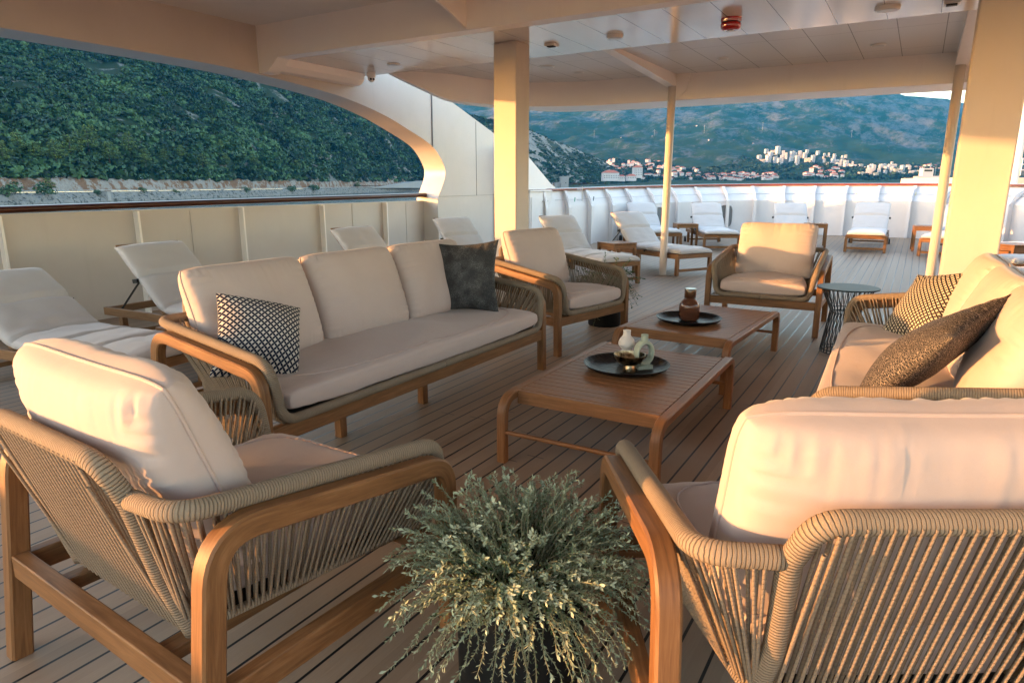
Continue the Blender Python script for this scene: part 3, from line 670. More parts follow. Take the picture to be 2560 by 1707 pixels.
# clothes line with pegs
ln_pts=[]
for k in range(60):
    dd=1.6+k*.29
    if dd>18.5:break
    p,nrm=at(dd);ln_pts.append(Vector((p.x,p.y,railz(p.y)-.21))+nrm*(flare(p.y)*.55-.10))
o=MB().tube(ln_pts,.0035,4).build('clothes_line','grey_metal',smooth=180);tag(o,'thin clothes line strung along the bow bulwark','line')
for k,(ii,mm,lab) in enumerate(((2,'peg_green','green clothes peg on the line near the locker'),(4,'peg_navy','navy clothes peg next to the green one on the line'),(27,'peg_cream','pale clothes peg on the line above the small table'),(31,'peg_cream','pale clothes peg on the middle of the bow line'),(37,'peg_cream','pale clothes peg on the line right of the facing lounger'))):
    if ii<len(ln_pts): 
        p=ln_pts[ii];tag(MB().beam(p-Vector((0,0,.05)),p+Vector((.01,0,.04)),.014,.014).build('clothes_peg',mm),lab,'clothes peg','pegs on the clothes line')
# locker
r=empty('locker',(-6.78,12.2,zd(12)),0,'white steel locker with handled door at the end of the side wall','locker')
MB().box((0,0,.58),(.40,1.1,1.16)).build('cabinet','white',r,bevel=.006); MB().box((.207,.0,.55),(.014,1.0,1.0)).build('door','white',r,bevel=.003)
MB().box((0,0,1.175),(.46,1.16,.03)).build('lid','white',r,bevel=.004)
MB().tube([(.215,-.05,.97),(.25,-.05,.97),(.25,.12,.97)],.012,8).build('handle','grey_metal',r)
mb=MB();mb.prism([(-.95,1.2),(.58,1.2),(.40,1.30),(-.95,2.02)],lambda y,z:Vector((.18,y,z)),lambda y,z:Vector((-.2,y,z)));mb.build('sloped_hood','white',r,smooth=0)
# roof: aft ceiling, beams, soffit, forward ceiling
def slab(name,poly,z0,z1,m): return MB().prism(poly,lambda x,y:Vector((x,y,z0)),lambda x,y:Vector((x,y,z1))).build(name,m,smooth=0)
o=slab('ceiling',[(-7,-2.0),(5,-2.0),(5,5.75),(-7,5.75)],3.23,3.45,'ceil_plain');tag(o,kind='structure')
o=slab('ceiling',[(-7,5.92),(5,5.92),(5,7.5),(-7,7.5)],2.885,3.4,'ceil_gloss');tag(o,kind='structure')
fb=[(-6.45,7.5),(-6.2,7.8),(-5.93,8.18),(-5.72,8.94),(-5.38,9.45),(-4.58,9.78),(-3.27,9.86),(-1.5,9.9),(.21,9.95),(2,10.0),(5,10.0)]
fbs=smooth_poly(fb,5)
o=slab('ceiling',[(5,7.5)]+list(reversed(fbs)),2.925,3.3,'ceil_mat');tag(o,kind='structure')
# fascia + underside lip
def off(poly,d):
    out=[]
    for i,p in enumerate(poly):
        a=poly[max(i-1,0)];b=poly[min(i+1,len(poly)-1)];t=Vector((b[0]-a[0],b[1]-a[1])).normalized();out.append((p[0]-t.y*d,p[1]+t.x*d))
    return out
ro=off(fbs,.03);rl=off(fbs,.75)
rl=smooth_poly([(-6.5,7.52),(-6.3,7.9),(-6.08,8.38),(-5.92,9.24),(-5.61,9.93),(-5.11,10.45),(-3.54,10.69),(-1.5,10.65),(.21,10.7),(2,10.75),(5,10.75)],5)
fz=[v[1] for v in smooth_poly([(0,2.885),(0,2.73),(0,2.58)]+[(0,2.575)]*8,5)]
P=[[Vector((a[0],a[1],2.93)),Vector((a[0],a[1],z_)),Vector((c_[0],c_[1],z_-.004)),Vector((c_[0],c_[1],3.0)),Vector((a[0],a[1],3.3))] for a,c_,z_ in zip(fbs,rl,fz)]
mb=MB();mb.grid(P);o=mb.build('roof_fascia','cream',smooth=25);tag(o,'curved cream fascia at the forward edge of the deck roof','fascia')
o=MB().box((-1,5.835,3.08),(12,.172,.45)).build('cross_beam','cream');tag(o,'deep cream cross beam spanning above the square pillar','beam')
mb=MB();kn=[(-7,3.2),(-7,2.70),(-6.86,2.70),(-6.72,2.80),(-6.66,2.852),(-6.5,2.855),(-6.5,3.2)]
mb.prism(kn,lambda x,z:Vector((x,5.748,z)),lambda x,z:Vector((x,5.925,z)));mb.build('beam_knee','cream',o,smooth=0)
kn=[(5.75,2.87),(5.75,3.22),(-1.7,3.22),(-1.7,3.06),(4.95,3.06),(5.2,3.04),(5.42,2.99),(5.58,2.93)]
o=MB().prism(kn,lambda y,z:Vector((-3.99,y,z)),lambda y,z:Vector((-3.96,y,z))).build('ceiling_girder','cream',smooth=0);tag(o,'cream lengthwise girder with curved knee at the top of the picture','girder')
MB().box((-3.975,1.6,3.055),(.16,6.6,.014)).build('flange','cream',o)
for x,lab in ((-3.24,'cream lengthwise roof beam ending above the slim round post'),(.24,'grey lengthwise roof beam ending above the right-hand post')):
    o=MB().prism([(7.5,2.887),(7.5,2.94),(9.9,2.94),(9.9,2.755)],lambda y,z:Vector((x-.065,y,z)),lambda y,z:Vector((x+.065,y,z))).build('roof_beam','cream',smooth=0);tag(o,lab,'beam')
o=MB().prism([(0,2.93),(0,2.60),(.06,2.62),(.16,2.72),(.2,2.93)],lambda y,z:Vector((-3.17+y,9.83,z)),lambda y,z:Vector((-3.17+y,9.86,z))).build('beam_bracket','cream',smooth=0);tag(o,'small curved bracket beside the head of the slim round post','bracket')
# port wall haunch box under soffit
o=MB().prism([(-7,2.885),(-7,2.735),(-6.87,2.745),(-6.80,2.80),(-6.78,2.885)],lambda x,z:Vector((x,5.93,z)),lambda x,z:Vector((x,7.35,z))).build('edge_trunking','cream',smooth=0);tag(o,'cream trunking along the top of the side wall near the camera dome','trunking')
# pillars and posts
for (x,y,w,dp,lab) in ((-4.0,6.66,.29,.29,'square cream pillar between the left sofa and the armchair beside it'),(.39,6.45,.36,.3,'large square cream pillar behind the right sofa, sunlit below')):
    o=MB().beam((x,y,zd(y)),(x,y,2.885),w,dp,up=(0,1,0)).build('pillar','pillar',bevel=.012);tag(o,lab,'pillar')
for (x,y,lab) in ((-3.22,9.82,'slim round white post in front of the sun loungers'),(.23,9.85,'slim round white post just left of the large square pillar')):
    o=MB().tube([(x,y,zd(y)),(x,y,2.765)],.055,24).build('round_post','pillar');tag(o,lab,'post','slim round posts')
    MB().lathe([(.054,0),(.15,0),(.152,.002),(.15,.004),(.054,.004)],40,c=(x,y,zd(y)+.002)).build('base_plate','deck',o)
# outboard side aft end wall and starboard side shell (behind the viewer, encloses the deck)
# ceiling fittings
def disc(x,y,z,r_,h,lab,nm='ceiling_light',cat='ceiling light'):
    r0=empty(nm,(x,y,z),0,lab,cat,'round ceiling lights'); MB().lathe([(0,0),(r_,0),(r_,-h*.6),(r_*.92,-h),(r_*.8,-h)],32).build('housing','white_plastic',r0,smooth=40); MB().lathe([(0,-h*.7),(r_*.8,-h*.7),(r_*.78,-h-.004),(0,-h-.006)],32).build('lens','lamp_lens',r0,smooth=40)
disc(-2.87,6.83,2.885,.085,.03,'round white light in the glossy ceiling right of the square pillar')
disc(-.43,7.0,2.885,.10,.03,'large round white light in the glossy ceiling near the upper right corner')
disc(-5.93,6.96,2.885,.085,.012,'flush round light in the ceiling beside the camera dome')
disc(-2.3,8.92,2.925,.07,.016,'small round light in the panelled ceiling beyond the red alarm')
disc(-.6,8.98,2.925,.08,.018,'round light in the panelled ceiling below the large white one')
disc(-4.46,8.33,2.925,.11,.012,'wide flush light in the curved ceiling bay behind the pillar')
disc(-4.3,8.98,2.925,.08,.010,'faint small light in the curved ceiling bay, farther back')
r=empty('air_vent',(-3.63,6.89,2.885),0,'small square ceiling vent beside the square pillar top','vent','ceiling vents');MB().box((0,0,-.012),(.12,.12,.024)).build('housing','white_plastic',r,bevel=.003);MB().box((0,-.01,-.028),(.08,.06,.012)).build('grille','black_rubber',r)
dup(r,None,'square ceiling vent cut by the upper right picture edge',loc=(.04,7.08,2.885))
r=empty('alarm_bell',(-1.68,6.72,2.885),0,'red round alarm sounder on the glossy ceiling','alarm')
MB().lathe([(0,0),(.092,0),(.094,-.02),(.09,-.034),(.084,-.036)],40).build('base','red_plastic',r,smooth=40);MB().lathe([(.086,-.042),(.094,-.05),(.09,-.085),(.07,-.10),(.05,-.104),(0,-.106)],40).build('dome','red_plastic',r,smooth=60);MB().lathe([(0,-.036),(.084,-.036),(.084,-.042),(0,-.042)],32).build('gasket','black_rubber',r);MB().lathe([(0,-.1055),(.03,-.1055),(.028,-.11),(0,-.111)],24).build('badge','white_plastic',r)
r=empty('camera_dome',(-6.62,7.3,2.885),R(10),'white twin-lens surveillance camera under the ceiling edge','camera')
MB().lathe([(0,0),(.06,0),(.062,-.03),(.058,-.055),(.045,-.06),(0,-.06)],32).build('mount','white_plastic',r,smooth=50)
fwd=Vector((.62,-.62,-.30)).normalized();cb=Vector((0,0,-.075));mb=MB()
bm=bmesh.new();bmesh.ops.create_uvsphere(bm,u_segments=24,v_segments=16,radius=.05);mb.add([v.co+cb for v in bm.verts],[tuple(v.index for v in f.verts) for f in bm.faces]);bm.free();mb.build('ball','white_plastic',r,smooth=180)
sd=fwd.cross(Vector((0,0,1))).normalized()
for sg in (-1,1): MB().tube([cb+fwd*.042+sd*sg*.019,cb+fwd*.052+sd*sg*.019],.0145,16).build('lens','black_wire',r)
# floor/wall pipe fitting
o=MB().tube(fillet([(-5.78,13.9,zd(14)+.55),(-5.6,13.85,zd(14)+.55),(-5.6,13.85,zd(14)+.05)],.04),.014,8).build('standpipe','grey_metal');tag(o,'thin metal standpipe against the white bulwark','pipe')
mb=MB()
for z in (1.30,1.08): mb.tube([(-6.2,13.0,z),(-6.08,13.0,z)],.008,6)
mb.tube([(-6.08,13.0,1.06),(-6.08,13.0,1.36)],.008,6);o=mb.build('rung_bracket','grey_metal');tag(o,'small grey rung bracket on the bulwark under the rail','bracket')
#ENV#
# ------------------------------------------------------------------ landscape
TH=R(30.96);FH=np.array([-math.sin(TH),math.cos(TH)]);RH=np.array([math.cos(TH),math.sin(TH)])
def W(p,D): k=(p-1280)/1706.6; return FH[0]*D+RH[0]*D*k, FH[1]*D+RH[1]*D*k
def interp(x,pts): 
    xs=[a for a,b in pts];ys=[b for a,b in pts];return float(np.interp(x,xs,ys))
SKY=[(-2600,130),(-400,60),(0,88),(24,97),(60,117),(130,112),(260,141),(290,150),(330,140),(490,166),(653,196),(790,226),(900,250),(1180,296),(1325,333),(1440,378),(1500,402),(1560,434),(1640,462),(1750,470)]
def D0(p):
    k=(p-1280)/1706.6
    return min(364.8/max(.127-k,.02),1330+max(0,p-1030)*1.0) if p>900 else 364.8/(.127-k)
def nz3(x,y,z=0,s=1): return mnoise.noise(Vector((x*s,y*s,z)))
def fbm(x,y,s,o=5): return mnoise.fractal(Vector((x*s,y*s,3.7)),1.0,2.0,o)
PROF=[(0,-11.3),(2,-9.0),(6,-6.6),(10,-4.6),(11,-3.6),(22,-3.5),(23,-1.5),(26,3.2),(29,5.6)]
def hillz(p,m):
    if m<=29: 
        z=interp(m,PROF)
    else:
        d1=D0(p)+380; zr=1.4+d1*(461.5-interp(p,SKY))/1706.6
        if p<-100: zr=min(zr,175)
        t=(m-29)/351.
        if t<=1: z=5.6+(zr-5.6)*(t**.92)
        else: z=zr-(t-1)*160
    D=D0(p)+m;x,y=W(p,D)
    if m>32: z+=4.5*nz3(x,y,0,.02)*min(1,(m-32)/40)*(1 if m<340 else max(.2,(400-m)/60))
    elif 22<m<=32: z+=2.2*fbm(x,y,.12)
    elif m<10.5: z+=1.9*fbm(x,y,.22)*min(1,m/3)
    return x,y,z
def strip(ps,ms,f,jit=0): return [[Vector(f(p,m)) for m in ms] for p in ps]
pfine=list(np.arange(-120,1120,5.));pall=[-2600,-2000,-1500,-1100,-800,-600,-450,-330,-240,-180]+pfine+list(np.arange(1120,1760,8.))  # leftmost columns extend the ridge out of view, added to shade the visible slope
ms_h=[29,31,34,40,50,62,76,92,110,130,150,172,195,220,245,270,295,320,345,362,380,395,420,470,560]
def mesh_from(P,name,m,smooth=180):
    mb=MB();mb.grid(P);return mb.build(name,m,smooth=smooth,fix=False)
pl=[p for p in pall if p<=1090];pr=[p for p in pall if p>=1085]
o=mesh_from(strip(pl,ms_h,hillz),'hill','hill_ground');tag(o,kind='structure')
o=mesh_from(strip(pr,ms_h,hillz),'hill','hill_scrub');tag(o,kind='structure')
pn=[p for p in pall if p<1400]
o=mesh_from(strip(pn,[22,22.7,23.5,24.5,25.5,26.5,27.5,29],hillz),'cliff','cliff',30);tag(o,kind='structure')
o=mesh_from(strip(pn,[10.8,22.1],lambda p,m:(*W(p,D0(p)+m),-3.5)),'road','asphalt');tag(o,kind='structure')
o=mesh_from(strip(pn,[-1,0,1,2,3,4,5,6,7,8,9,10,10.9],lambda p,m:hillz(p,max(m,0)) if m>=0 else (*W(p,D0(p)-2),-12.5)),'shore','shore_rock',30);tag(o,kind='structure')
# far mountain
MR=[(700,270),(900,255),(1100,235),(1400,212),(1800,205),(2100,224),(2160,232),(2200,241),(2235,250),(2290,254),(2330,257),(2380,268),(2450,288),(2560,298),(2800,330),(3300,420)]
def mtn(p,D,disp=True):
    q=(D-1900)/3700.; yr=interp(p,MR)
    if q<0: z=5.3+(D-1900)*.043
    elif q<=1: y=458-(458-yr)*q**1.12; z=1.4+D*(461.5-y)/1706.6
    else: z=1.4+5600*(461.5-yr)/1706.6-(D-5600)*.35
    x,y_=W(p,D)
    if disp and q>0.02:
        v=Vector((x*.0013+z*.0006,y_*.0013,0)); 
        rd=1-abs(mnoise.noise(v))*2; rd2=1-abs(mnoise.noise(v*2.7+Vector((5,1,0))))*2; f=mnoise.fractal(v*7,1.,2.,5)
        a=min(1,q*2.2)*(1 if q<.8 else max(.15,(1.05-q)/.25)) if q<1.02 else .15
        z+=a*(55*(rd-.6)+28*(rd2-.6)+20*f)
    return x,y_,z
Ds=[1500,1650,1800]+list(np.linspace(1900,5600,120))+[5700,5900,6400,7200]
o=mesh_from([[Vector(mtn(p,D)) for D in Ds] for p in np.arange(760,3300,9.)],'mountain','mountain',180);tag(o,kind='structure')
# water
o=MB().grid([[Vector((x,y,-11)) for y in (-9000,9000)] for x in (-9000,9000)]).build('water','water',smooth=0);tag(o,kind='structure')
# forest on the hillside: leaf-clump crowns
def crown_tpl(n,q,seed,flat=.8,tall=1.):
    r_=np.random.default_rng(seed);lob=r_.normal(size=(6,3))*.42;lob[:,2]*=.6
    V=np.zeros((n,4,3));T=np.zeros((n,4))
    for i in range(n):
        d=r_.normal(size=3);d/=np.linalg.norm(d); d[2]=abs(d[2])*1.0-.25*r_.random(); c=lob[r_.integers(6)]+d*(.55+.25*r_.random()); c[2]*=tall
        nrm=d+r_.normal(size=3)*.5;nrm/=np.linalg.norm(nrm);a=np.cross(nrm,r_.normal(size=3));a/=np.linalg.norm(a);b=np.cross(nrm,a)
        s=q*(.6+.8*r_.random()); s2=s*(.5+.5*r_.random())
        V[i]=[c-a*s-b*s2*.3,c-a*.2*s-b*s2,c+a*s+b*.2*s2,c+a*.1*s+b*s2]; T[i]=.5+.28*r_.normal()
    return V,T
def scatter(name,tpls,places,matn,label=None):
    VV=[];TT=[]
    for (x,y,z,r_,ang,tone,k) in places:
        V,T=tpls[k];c,s=math.cos(ang),math.sin(ang);M=np.array([[c,s,0],[-s,c,0],[0,0,1.]])*r_
        VV.append((V.reshape(-1,3)@M+np.array([x,y,z])).astype(np.float32));TT.append(np.clip(T.ravel()*.55+tone-.28,0,1))
    V=np.concatenate(VV);T=np.concatenate(TT);n=len(V)//4
    me=bpy.data.meshes.new(name);me.vertices.add(len(V));me.vertices.foreach_set('co',V.ravel());me.loops.add(len(V));me.loops.foreach_set('vertex_index',np.arange(len(V),dtype=np.int32))
    me.polygons.add(n);me.polygons.foreach_set('loop_start',np.arange(n,dtype=np.int32)*4)
    me.update(calc_edges=True);a=me.attributes.new('gc','FLOAT_VECTOR','POINT');g=np.zeros((len(V),3),np.float32);g[:,0]=T;a.data.foreach_set('vector',g.ravel())
    me.materials.append(MATS[matn]);o=bpy.data.objects.new(name,me);COL.objects.link(o);return o
tp=[crown_tpl(46,.36,i,tall=t) for i,t in enumerate((.8,.95,1.15,.75))]
pl=[];rnd=random.Random(5)
while len(pl)<10500:
    p=rnd.uniform(-60,1240); m=29+rnd.random()*372;D=D0(p)+m
    if rnd.random()>D/1700.+.05: continue
    x,y,z=hillz(p,m)
    bare=nz3(x,y,9,.012)+.4*nz3(x,y,5,.045)
    if bare>.37-(.12 if 880<p<1060 else 0): continue
    if p>1090 and rnd.random()<.5: continue
    r_=rnd.uniform(2.2,5.0)*(1.15 if m<150 else 1.); tone=.30+.5*nz3(x,y,2,.02)+rnd.gauss(0,.2)+(.1 if m<140 else 0)
    pl.append((x,y,z+r_*.25,r_,rnd.random()*6,tone,rnd.randrange(4)))
o=scatter('forest',tp,pl,'crown_scrub');tag(o,'dense dark green scrub forest covering the near hillside','forest',kind='stuff')
pl=[]
while len(pl)<1900:
    p=rnd.uniform(1090,1640);m=20+rnd.random()*375;x,y,z=hillz(p,m)
    lowk=1-(m-29)/350
    if nz3(x,y,1,.02)+.35*lowk+.25*(1 if p>1440 else 0)<rnd.uniform(-.25,.45): continue
    r_=rnd.uniform(1.8,4.2)*(1+.5*lowk);pl.append((x,y,z+r_*.2,r_,rnd.random()*6,.25+rnd.gauss(0,.12),rnd.randrange(4)))
o=scatter('scrub',tp,pl,'crown_scrub');tag(o,'dark scrub bushes dotted over the rocky slope above the bay','scrub',kind='stuff')
# tall pines by the road
def pine_mesh(seed):
    r_=np.random.default_rng(seed);parts=[]
    nL=11
    for k in range(nL):
        t=k/(nL-1);hz=.34+.60*t;rad=.30*(1-t)**.55*(1-.25*(t<.15))+.05
        for q in range(max(2,int(6*(1-t))+1)):
            a=r_.uniform(0,6.28);d=rad*(.35+.65*r_.random());parts.append((d*math.cos(a),d*math.sin(a),hz+.02*r_.normal(),.095+.06*r_.random()))
    V=[];T=[]
    for (cx,cy,cz,s) in parts:
        for i in range(34):
            d=r_.normal(size=3);d/=np.linalg.norm(d);d[2]*=.5;c=np.array([cx,cy,cz])+d*s*(.6+.5*r_.random());n_=d+r_.normal(size=3)*.6+[0,0,.5];n_/=np.linalg.norm(n_)
            a=np.cross(n_,r_.normal(size=3));a/=np.linalg.norm(a);b=np.cross(n_,a);w=.024*(.5+r_.random())
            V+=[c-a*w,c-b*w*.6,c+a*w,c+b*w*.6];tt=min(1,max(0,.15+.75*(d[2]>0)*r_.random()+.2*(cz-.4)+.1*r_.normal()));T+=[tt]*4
    mb=MB();mb.add([Vector(v) for v in V],[(i,i+1,i+2,i+3) for i in range(0,len(V),4)],[(t,0,0) for t in T]);return mb
def pine(p,m,h,label,wide=1.,seed=0):
    x,y,z=hillz(p,m);r=empty('pine_tree',(x,y,z-.3),rnd.random()*6,label,'tree','tall pines at the foot of the hillside')
    if seed not in PM:
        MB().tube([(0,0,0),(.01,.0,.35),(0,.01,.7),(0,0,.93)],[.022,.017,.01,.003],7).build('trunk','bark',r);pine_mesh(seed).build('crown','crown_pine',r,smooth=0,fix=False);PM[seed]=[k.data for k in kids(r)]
    else:
        for d,nm in zip(PM[seed],('trunk','crown')): q=bpy.data.objects.new(nm,d);COL.objects.link(q);q.parent=r
    r.scale=(h*wide,h*wide,h)
PM={}
for i,(p,m,h,w,lab) in enumerate([(18,40,18,1,'pine cut by the left picture edge above the roadside cliff'),(62,55,17,1,'pine right of the one at the left picture edge'),(100,48,15,1.1,'slender pine above the left lamp post'),(150,44,19,1.15,'broad pine just above the lit rock cutting on the left'),(188,50,20,1.2,'dark broad pine left of the bright-topped pine'),(235,58,25,1.25,'tallest pine with the bright yellow-green rounded top'),(282,46,20,1.2,'pine right of the bright-topped one with layered boughs'),(335,62,21,1.0,'upright pine standing at the right end of the pine group'),(372,44,17,1.15,'low spreading pine above the second lamp post'),(415,52,14,1.1,'mid-green pine halfway between the second and third lamp posts'),(462,58,16,.9,'pointed light green pine near the middle of the opening'),(512,44,16,1.2,'rounded pine right above the road cutting'),(568,50,15,1.1,'pine above the left sofa end of the opening'),(640,50,17,1.2,'rounded pine beside the third lamp post'),(745,46,16,1.2,'pine above the blue car'),(560,80,13,1,'small pale green pine upslope of the road')]):
    pine(p,m,h,lab,w,i%4)
for p,m,h,w,lab in [(122,13,10,1.3,'small conical pine in front of the guardrail on the left'),(893,12,9,1.9,'dark spreading tree at the road bend'),(1004,14,8,1.3,'left one of two small trees on the road shoulder'),(1022,14,8,1.3,'right one of two small trees on the road shoulder')]: pine(p,m,h,lab,w,(m+p)%4)
def bush(p,m,r_,label):
    x,y,z=hillz(p,m);V,T=crown_tpl(260,.15,int(p));o=scatter('bush',[(V,T)],[(x,y,z+r_*.3,r_,0,.45,0)],'crown_scrub');tag(o,label,'bush','bushes along the shore road')
for a in [(20,7,6.5,'wide dark bush at the left end of the shore rocks'),(112,8,5.5,'dark bush below the small conical pine'),(240,8,3,'bush left of the concrete hut'),(355,10,3,'bush at the foot of the second lamp post'),(437,9,2.4,'small bush right of the second lamp post'),(614,9,4,'bush on the sea wall below the middle of the opening'),(725,9,6,'wide low bush behind the sea wall, centre'),(783,9,6,'bright green bush beside the dark wide one')]: bush(*a)
# lamp posts
lp=[(147,'tall grey street lamp above the small conical pine'),(357,'tall grey street lamp at the rock cutting'),(528,'thin street lamp behind the third pine group'),(668,'street lamp near the middle of the coast road'),(785,'street lamp left of the dark spreading tree'),(888,'street lamp at the pale quarry cutting'),(963,'street lamp on the rising side road'),(1035,'street lamp closest to the white arch column')]
LM=None
for p,lab in lp:
    x,y=W(p,D0(p)+21); x2,y2=W(p,D0(p)+18.5)
    if LM is None:
        r=empty('street_lamp',(x,y,-3.5),0,lab,'street lamp','street lamps along the coast road')
        MB().tube([(0,0,0),(0,0,5),(0,0,10)],[.16,.13,.10],8).build('pole','guard',r);MB().beam((-.0,0,10),(1.6,0,10.25),.12,.1).build('arm','guard',r);MB().box((1.8,0,10.22),(.9,.35,.18)).build('lamp_head','white_plastic',r);LM=r;r.rotation_euler=(0,0,TH-PI/2)
    else: dup(LM,None,lab,(x,y,-3.5),TH-PI/2)
gr=[Vector((*W(p,D0(p)+11.4),-2.7)) for p in np.arange(60,1000,12.)]
mb=MB()
for a,b in zip(gr,gr[1:]): mb.beam(a,b,.12,.45)
for a in gr: mb.beam(a-Vector((0,0,.8)),a,.14,.14)
o=mb.build('guardrail','guard');tag(o,'pale metal guardrail running along the coast road','guardrail')
def orient(x,y,z,name,label,cat,group=None,rz=TH): return empty(name,(x,y,z),rz,label,cat,group)
x,y=W(260,D0(260)+4);r=orient(x,y,-10.5,'concrete_hut','pale concrete hut built into the sea wall','hut');MB().box((0,0,3.4),(5.6,4,6.8)).build('wall','concrete',r,bevel=.1);MB().box((0,0,6.95),(6.1,4.5,.3)).build('roof','concrete',r);MB().box((.9,-2.03,4.2),(1.2,.06,1.9)).build('door','dark_hole',r)
x,y=W(690,D0(690)+16);r=orient(x,y,-3.5,'parked_car','pale blue car on the coast road','car');mb=MB();mb.prism([(-2.1,.3),(2.1,.3),(2.15,.75),(1.3,.9),(.8,1.4),(-1.1,1.42),(-1.8,.95),(-2.15,.85)],lambda a,z:Vector((a,-.85,z)),lambda a,z:Vector((a,.85,z)));mb.build('body','car_blue',r,smooth=0)
MB().prism([(-1.5,.92),(1.15,.92),(.72,1.34),(-1.05,1.35)],lambda a,z:Vector((a,-.87,z)),lambda a,z:Vector((a,.87,z))).build('window','glass_dark',r,smooth=0)
for a in (-1.3,1.3):
    for s_ in (-1,1): MB().tube([(a,s_*.7,.33),(a,s_*.9,.33)],.33,12).build('wheel','black_rubber',r)
# side road slope by the arch (pale quarry cutting)
o=MB().prism([(925,470),(1060,470),(1060,452),(1010,456)],lambda p,y:Vector((*W(p,D0(p)+9),1.4+(D0(p)+9)*(461.5-y)/1706.6)),lambda p,y:Vector((*W(p,D0(p)+15),1.4+(D0(p)+15)*(461.5-y)/1706.6))).build('retaining_wall','concrete',smooth=0);tag(o,'grey retaining wall of the rising side road','wall')
P=[]
for p in np.arange(888,1050,6.):
    t=(p-888)/162.;top=interp(p,[(888,456),(915,449),(960,444),(985,440),(1010,447),(1050,458)])
    row=[]
    for k in range(8):
        s_=k/7;D=D0(p)+17+22*s_+3*nz3(p*.05,s_*3);yy=464-(464-top)*s_;row.append(Vector((*W(p,D),1.4+D*(461.5-yy)/1706.6)))
    P.append(row)
o=mesh_from(P,'quarry_face','cliff',30);tag(o,kind='structure')
# ------------------------------------------------------------------ town
def findD(p,y):
    lo,hi=1500,5600
    for _ in range(30):
        md=(lo+hi)/2;z=mtn(p,md,False)[2];yy=461.5-(z-1.4)/md*1706.6
        if yy>y: lo=md
        else: hi=md
    return lo
def house_mesh(w,d,h,roof,wallm,seed):
    mb=MB();rn=random.Random(seed);b=-6
    mb.box((0,0,(h+b)/2),(w,d,h-b),m=0)
    if roof=='gable': mb.prism([(-w/2-.5,h),(w/2+.5,h),(0,h+w*.24)],lambda a,z:Vector((a,-d/2-.5,z)),lambda a,z:Vector((a,d/2+.5,z)),m=1)
    elif roof=='hip': mb.add([Vector(q) for q in ((-w/2-.6,-d/2-.6,h),(w/2+.6,-d/2-.6,h),(w/2+.6,d/2+.6,h),(-w/2-.6,d/2+.6,h),(-w*.2,0,h+d*.28),(w*.2,0,h+d*.28))],[(0,1,5,4),(1,2,5),(2,3,4,5),(3,0,4),(3,2,1,0)],m=1)
    else: mb.box((0,0,h+.3),(w+.6,d+.6,.6),m=0); mb.box((w*.2,0,h+1.3),(w*.25,d*.5,1.6),m=0)
    fl=max(1,int(h/3));nc=max(2,int(w/3.2))
    for f in range(fl):
        for c in range(nc):
            if rn.random()<.12: continue
            x=-w/2+w*(c+.5)/nc;z=1.6+f*3.
            mb.box((x,-d/2-.04,z),(1.5 if roof=='flat' else 1.1,.1,1.4),m=2)
        for c in range(max(1,int(d/3.5))):
            y=-d/2+d*(c+.5)/max(1,int(d/3.5));mb.box((-w/2-.04,y,1.6+f*3),(.1,1.1,1.4),m=2)
        if roof=='flat' and f: mb.box((0,-d/2-.6,f*3.+.4),(w*.7,1.2,.9),m=0)
    return mb
HT=[house_mesh(13,10,6.5,'gable','w',1),house_mesh(15,11,8,'hip','w',2),house_mesh(10,12,9,'gable','w',3),house_mesh(17,10,6,'hip','w',4)]
AT=[house_mesh(26,14,24,'flat','w',5),house_mesh(20,15,32,'flat','w',6),house_mesh(32,14,18,'flat','w',7),house_mesh(16,14,36,'flat','w',8)]
hm=[];am=[]
for i,q in enumerate(HT): o=q.build('house',('house_white','roof_tile','glass_dark'),smooth=0);hm.append(o.data);bpy.data.objects.remove(o)
for i,q in enumerate(AT): o=q.build('house',('house_white' if i!=2 else 'house_cream','roof_tile','glass_dark'),smooth=0);am.append(o.data);bpy.data.objects.remove(o)
def put(name,me,p,y,rz,sc__,label,cat,group):
    D=findD(p,y);x,yy,z=mtn(p,D,True); z2=mtn(p,D,False)[2]
    o=bpy.data.objects.new(name,me);COL.objects.link(o);o.location=(x,yy,max(z,z2)-.5);o.rotation_euler=(0,0,TH+rz);o.scale=(sc__,)*3;tag(o,label,cat,group)
rn=random.Random(11);used=[]
def free(p,y,dx,dy):
    if any(abs(a-p)<dx and abs(b-y)<dy for a,b in used): return False
    used.append((p,y));return True
def cluster(n,pr_,yf,kind,label,cat,group,dx,dy,s=1.):
    k=0;tr=0
    while k<n and tr<4000:
        tr+=1;p=rn.uniform(*pr_);a,b=yf(p);y=rn.uniform(a,b)
        if not free(p,y,dx,dy): continue
        put('house' if kind=='h' else 'apartment_block',rn.choice(hm if kind=='h' else am),p,y,rn.uniform(-.5,.5),s*rn.uniform(.75,1.1),label,cat,group);k+=1
cluster(95,(1505,1765),lambda p:(interp(p,[(1500,398),(1560,406),(1640,406),(1700,424),(1765,440)]),452),'h','small white red-roofed house in the town left and right of the round post','house','houses of the town by the bay',5,4)
cluster(56,(1765,1940),lambda p:(438,452),'h','small white house in the low row under the green hill, right of the round post','house','houses in the shoreline row',6,4)
cluster(24,(1888,2040),lambda p:(interp(p,[(1885,392),(2035,398)]),412),'a','white apartment block in the high cluster on the mountain foot','apartment block','apartment blocks of the upper cluster',7,4,.8)
cluster(30,(2050,2150),lambda p:(interp(p,[(2050,396),(2100,404),(2150,420)]),interp(p,[(2050,412),(2150,430)])),'a','white terraced block stepping down the slope right of the upper cluster','apartment block','terraced blocks',6,3,.55)
cluster(34,(2150,2300),lambda p:(interp(p,[(2150,424),(2200,420),(2300,428)]),443),'a','pale apartment block in the town left of the slim right-hand post','apartment block','blocks of the right part of town',6,4,.62)
cluster(18,(2010,2105),lambda p:(430,448),'h','low white building on the shore below the terraced blocks','house','shore buildings',8,4,1.4)
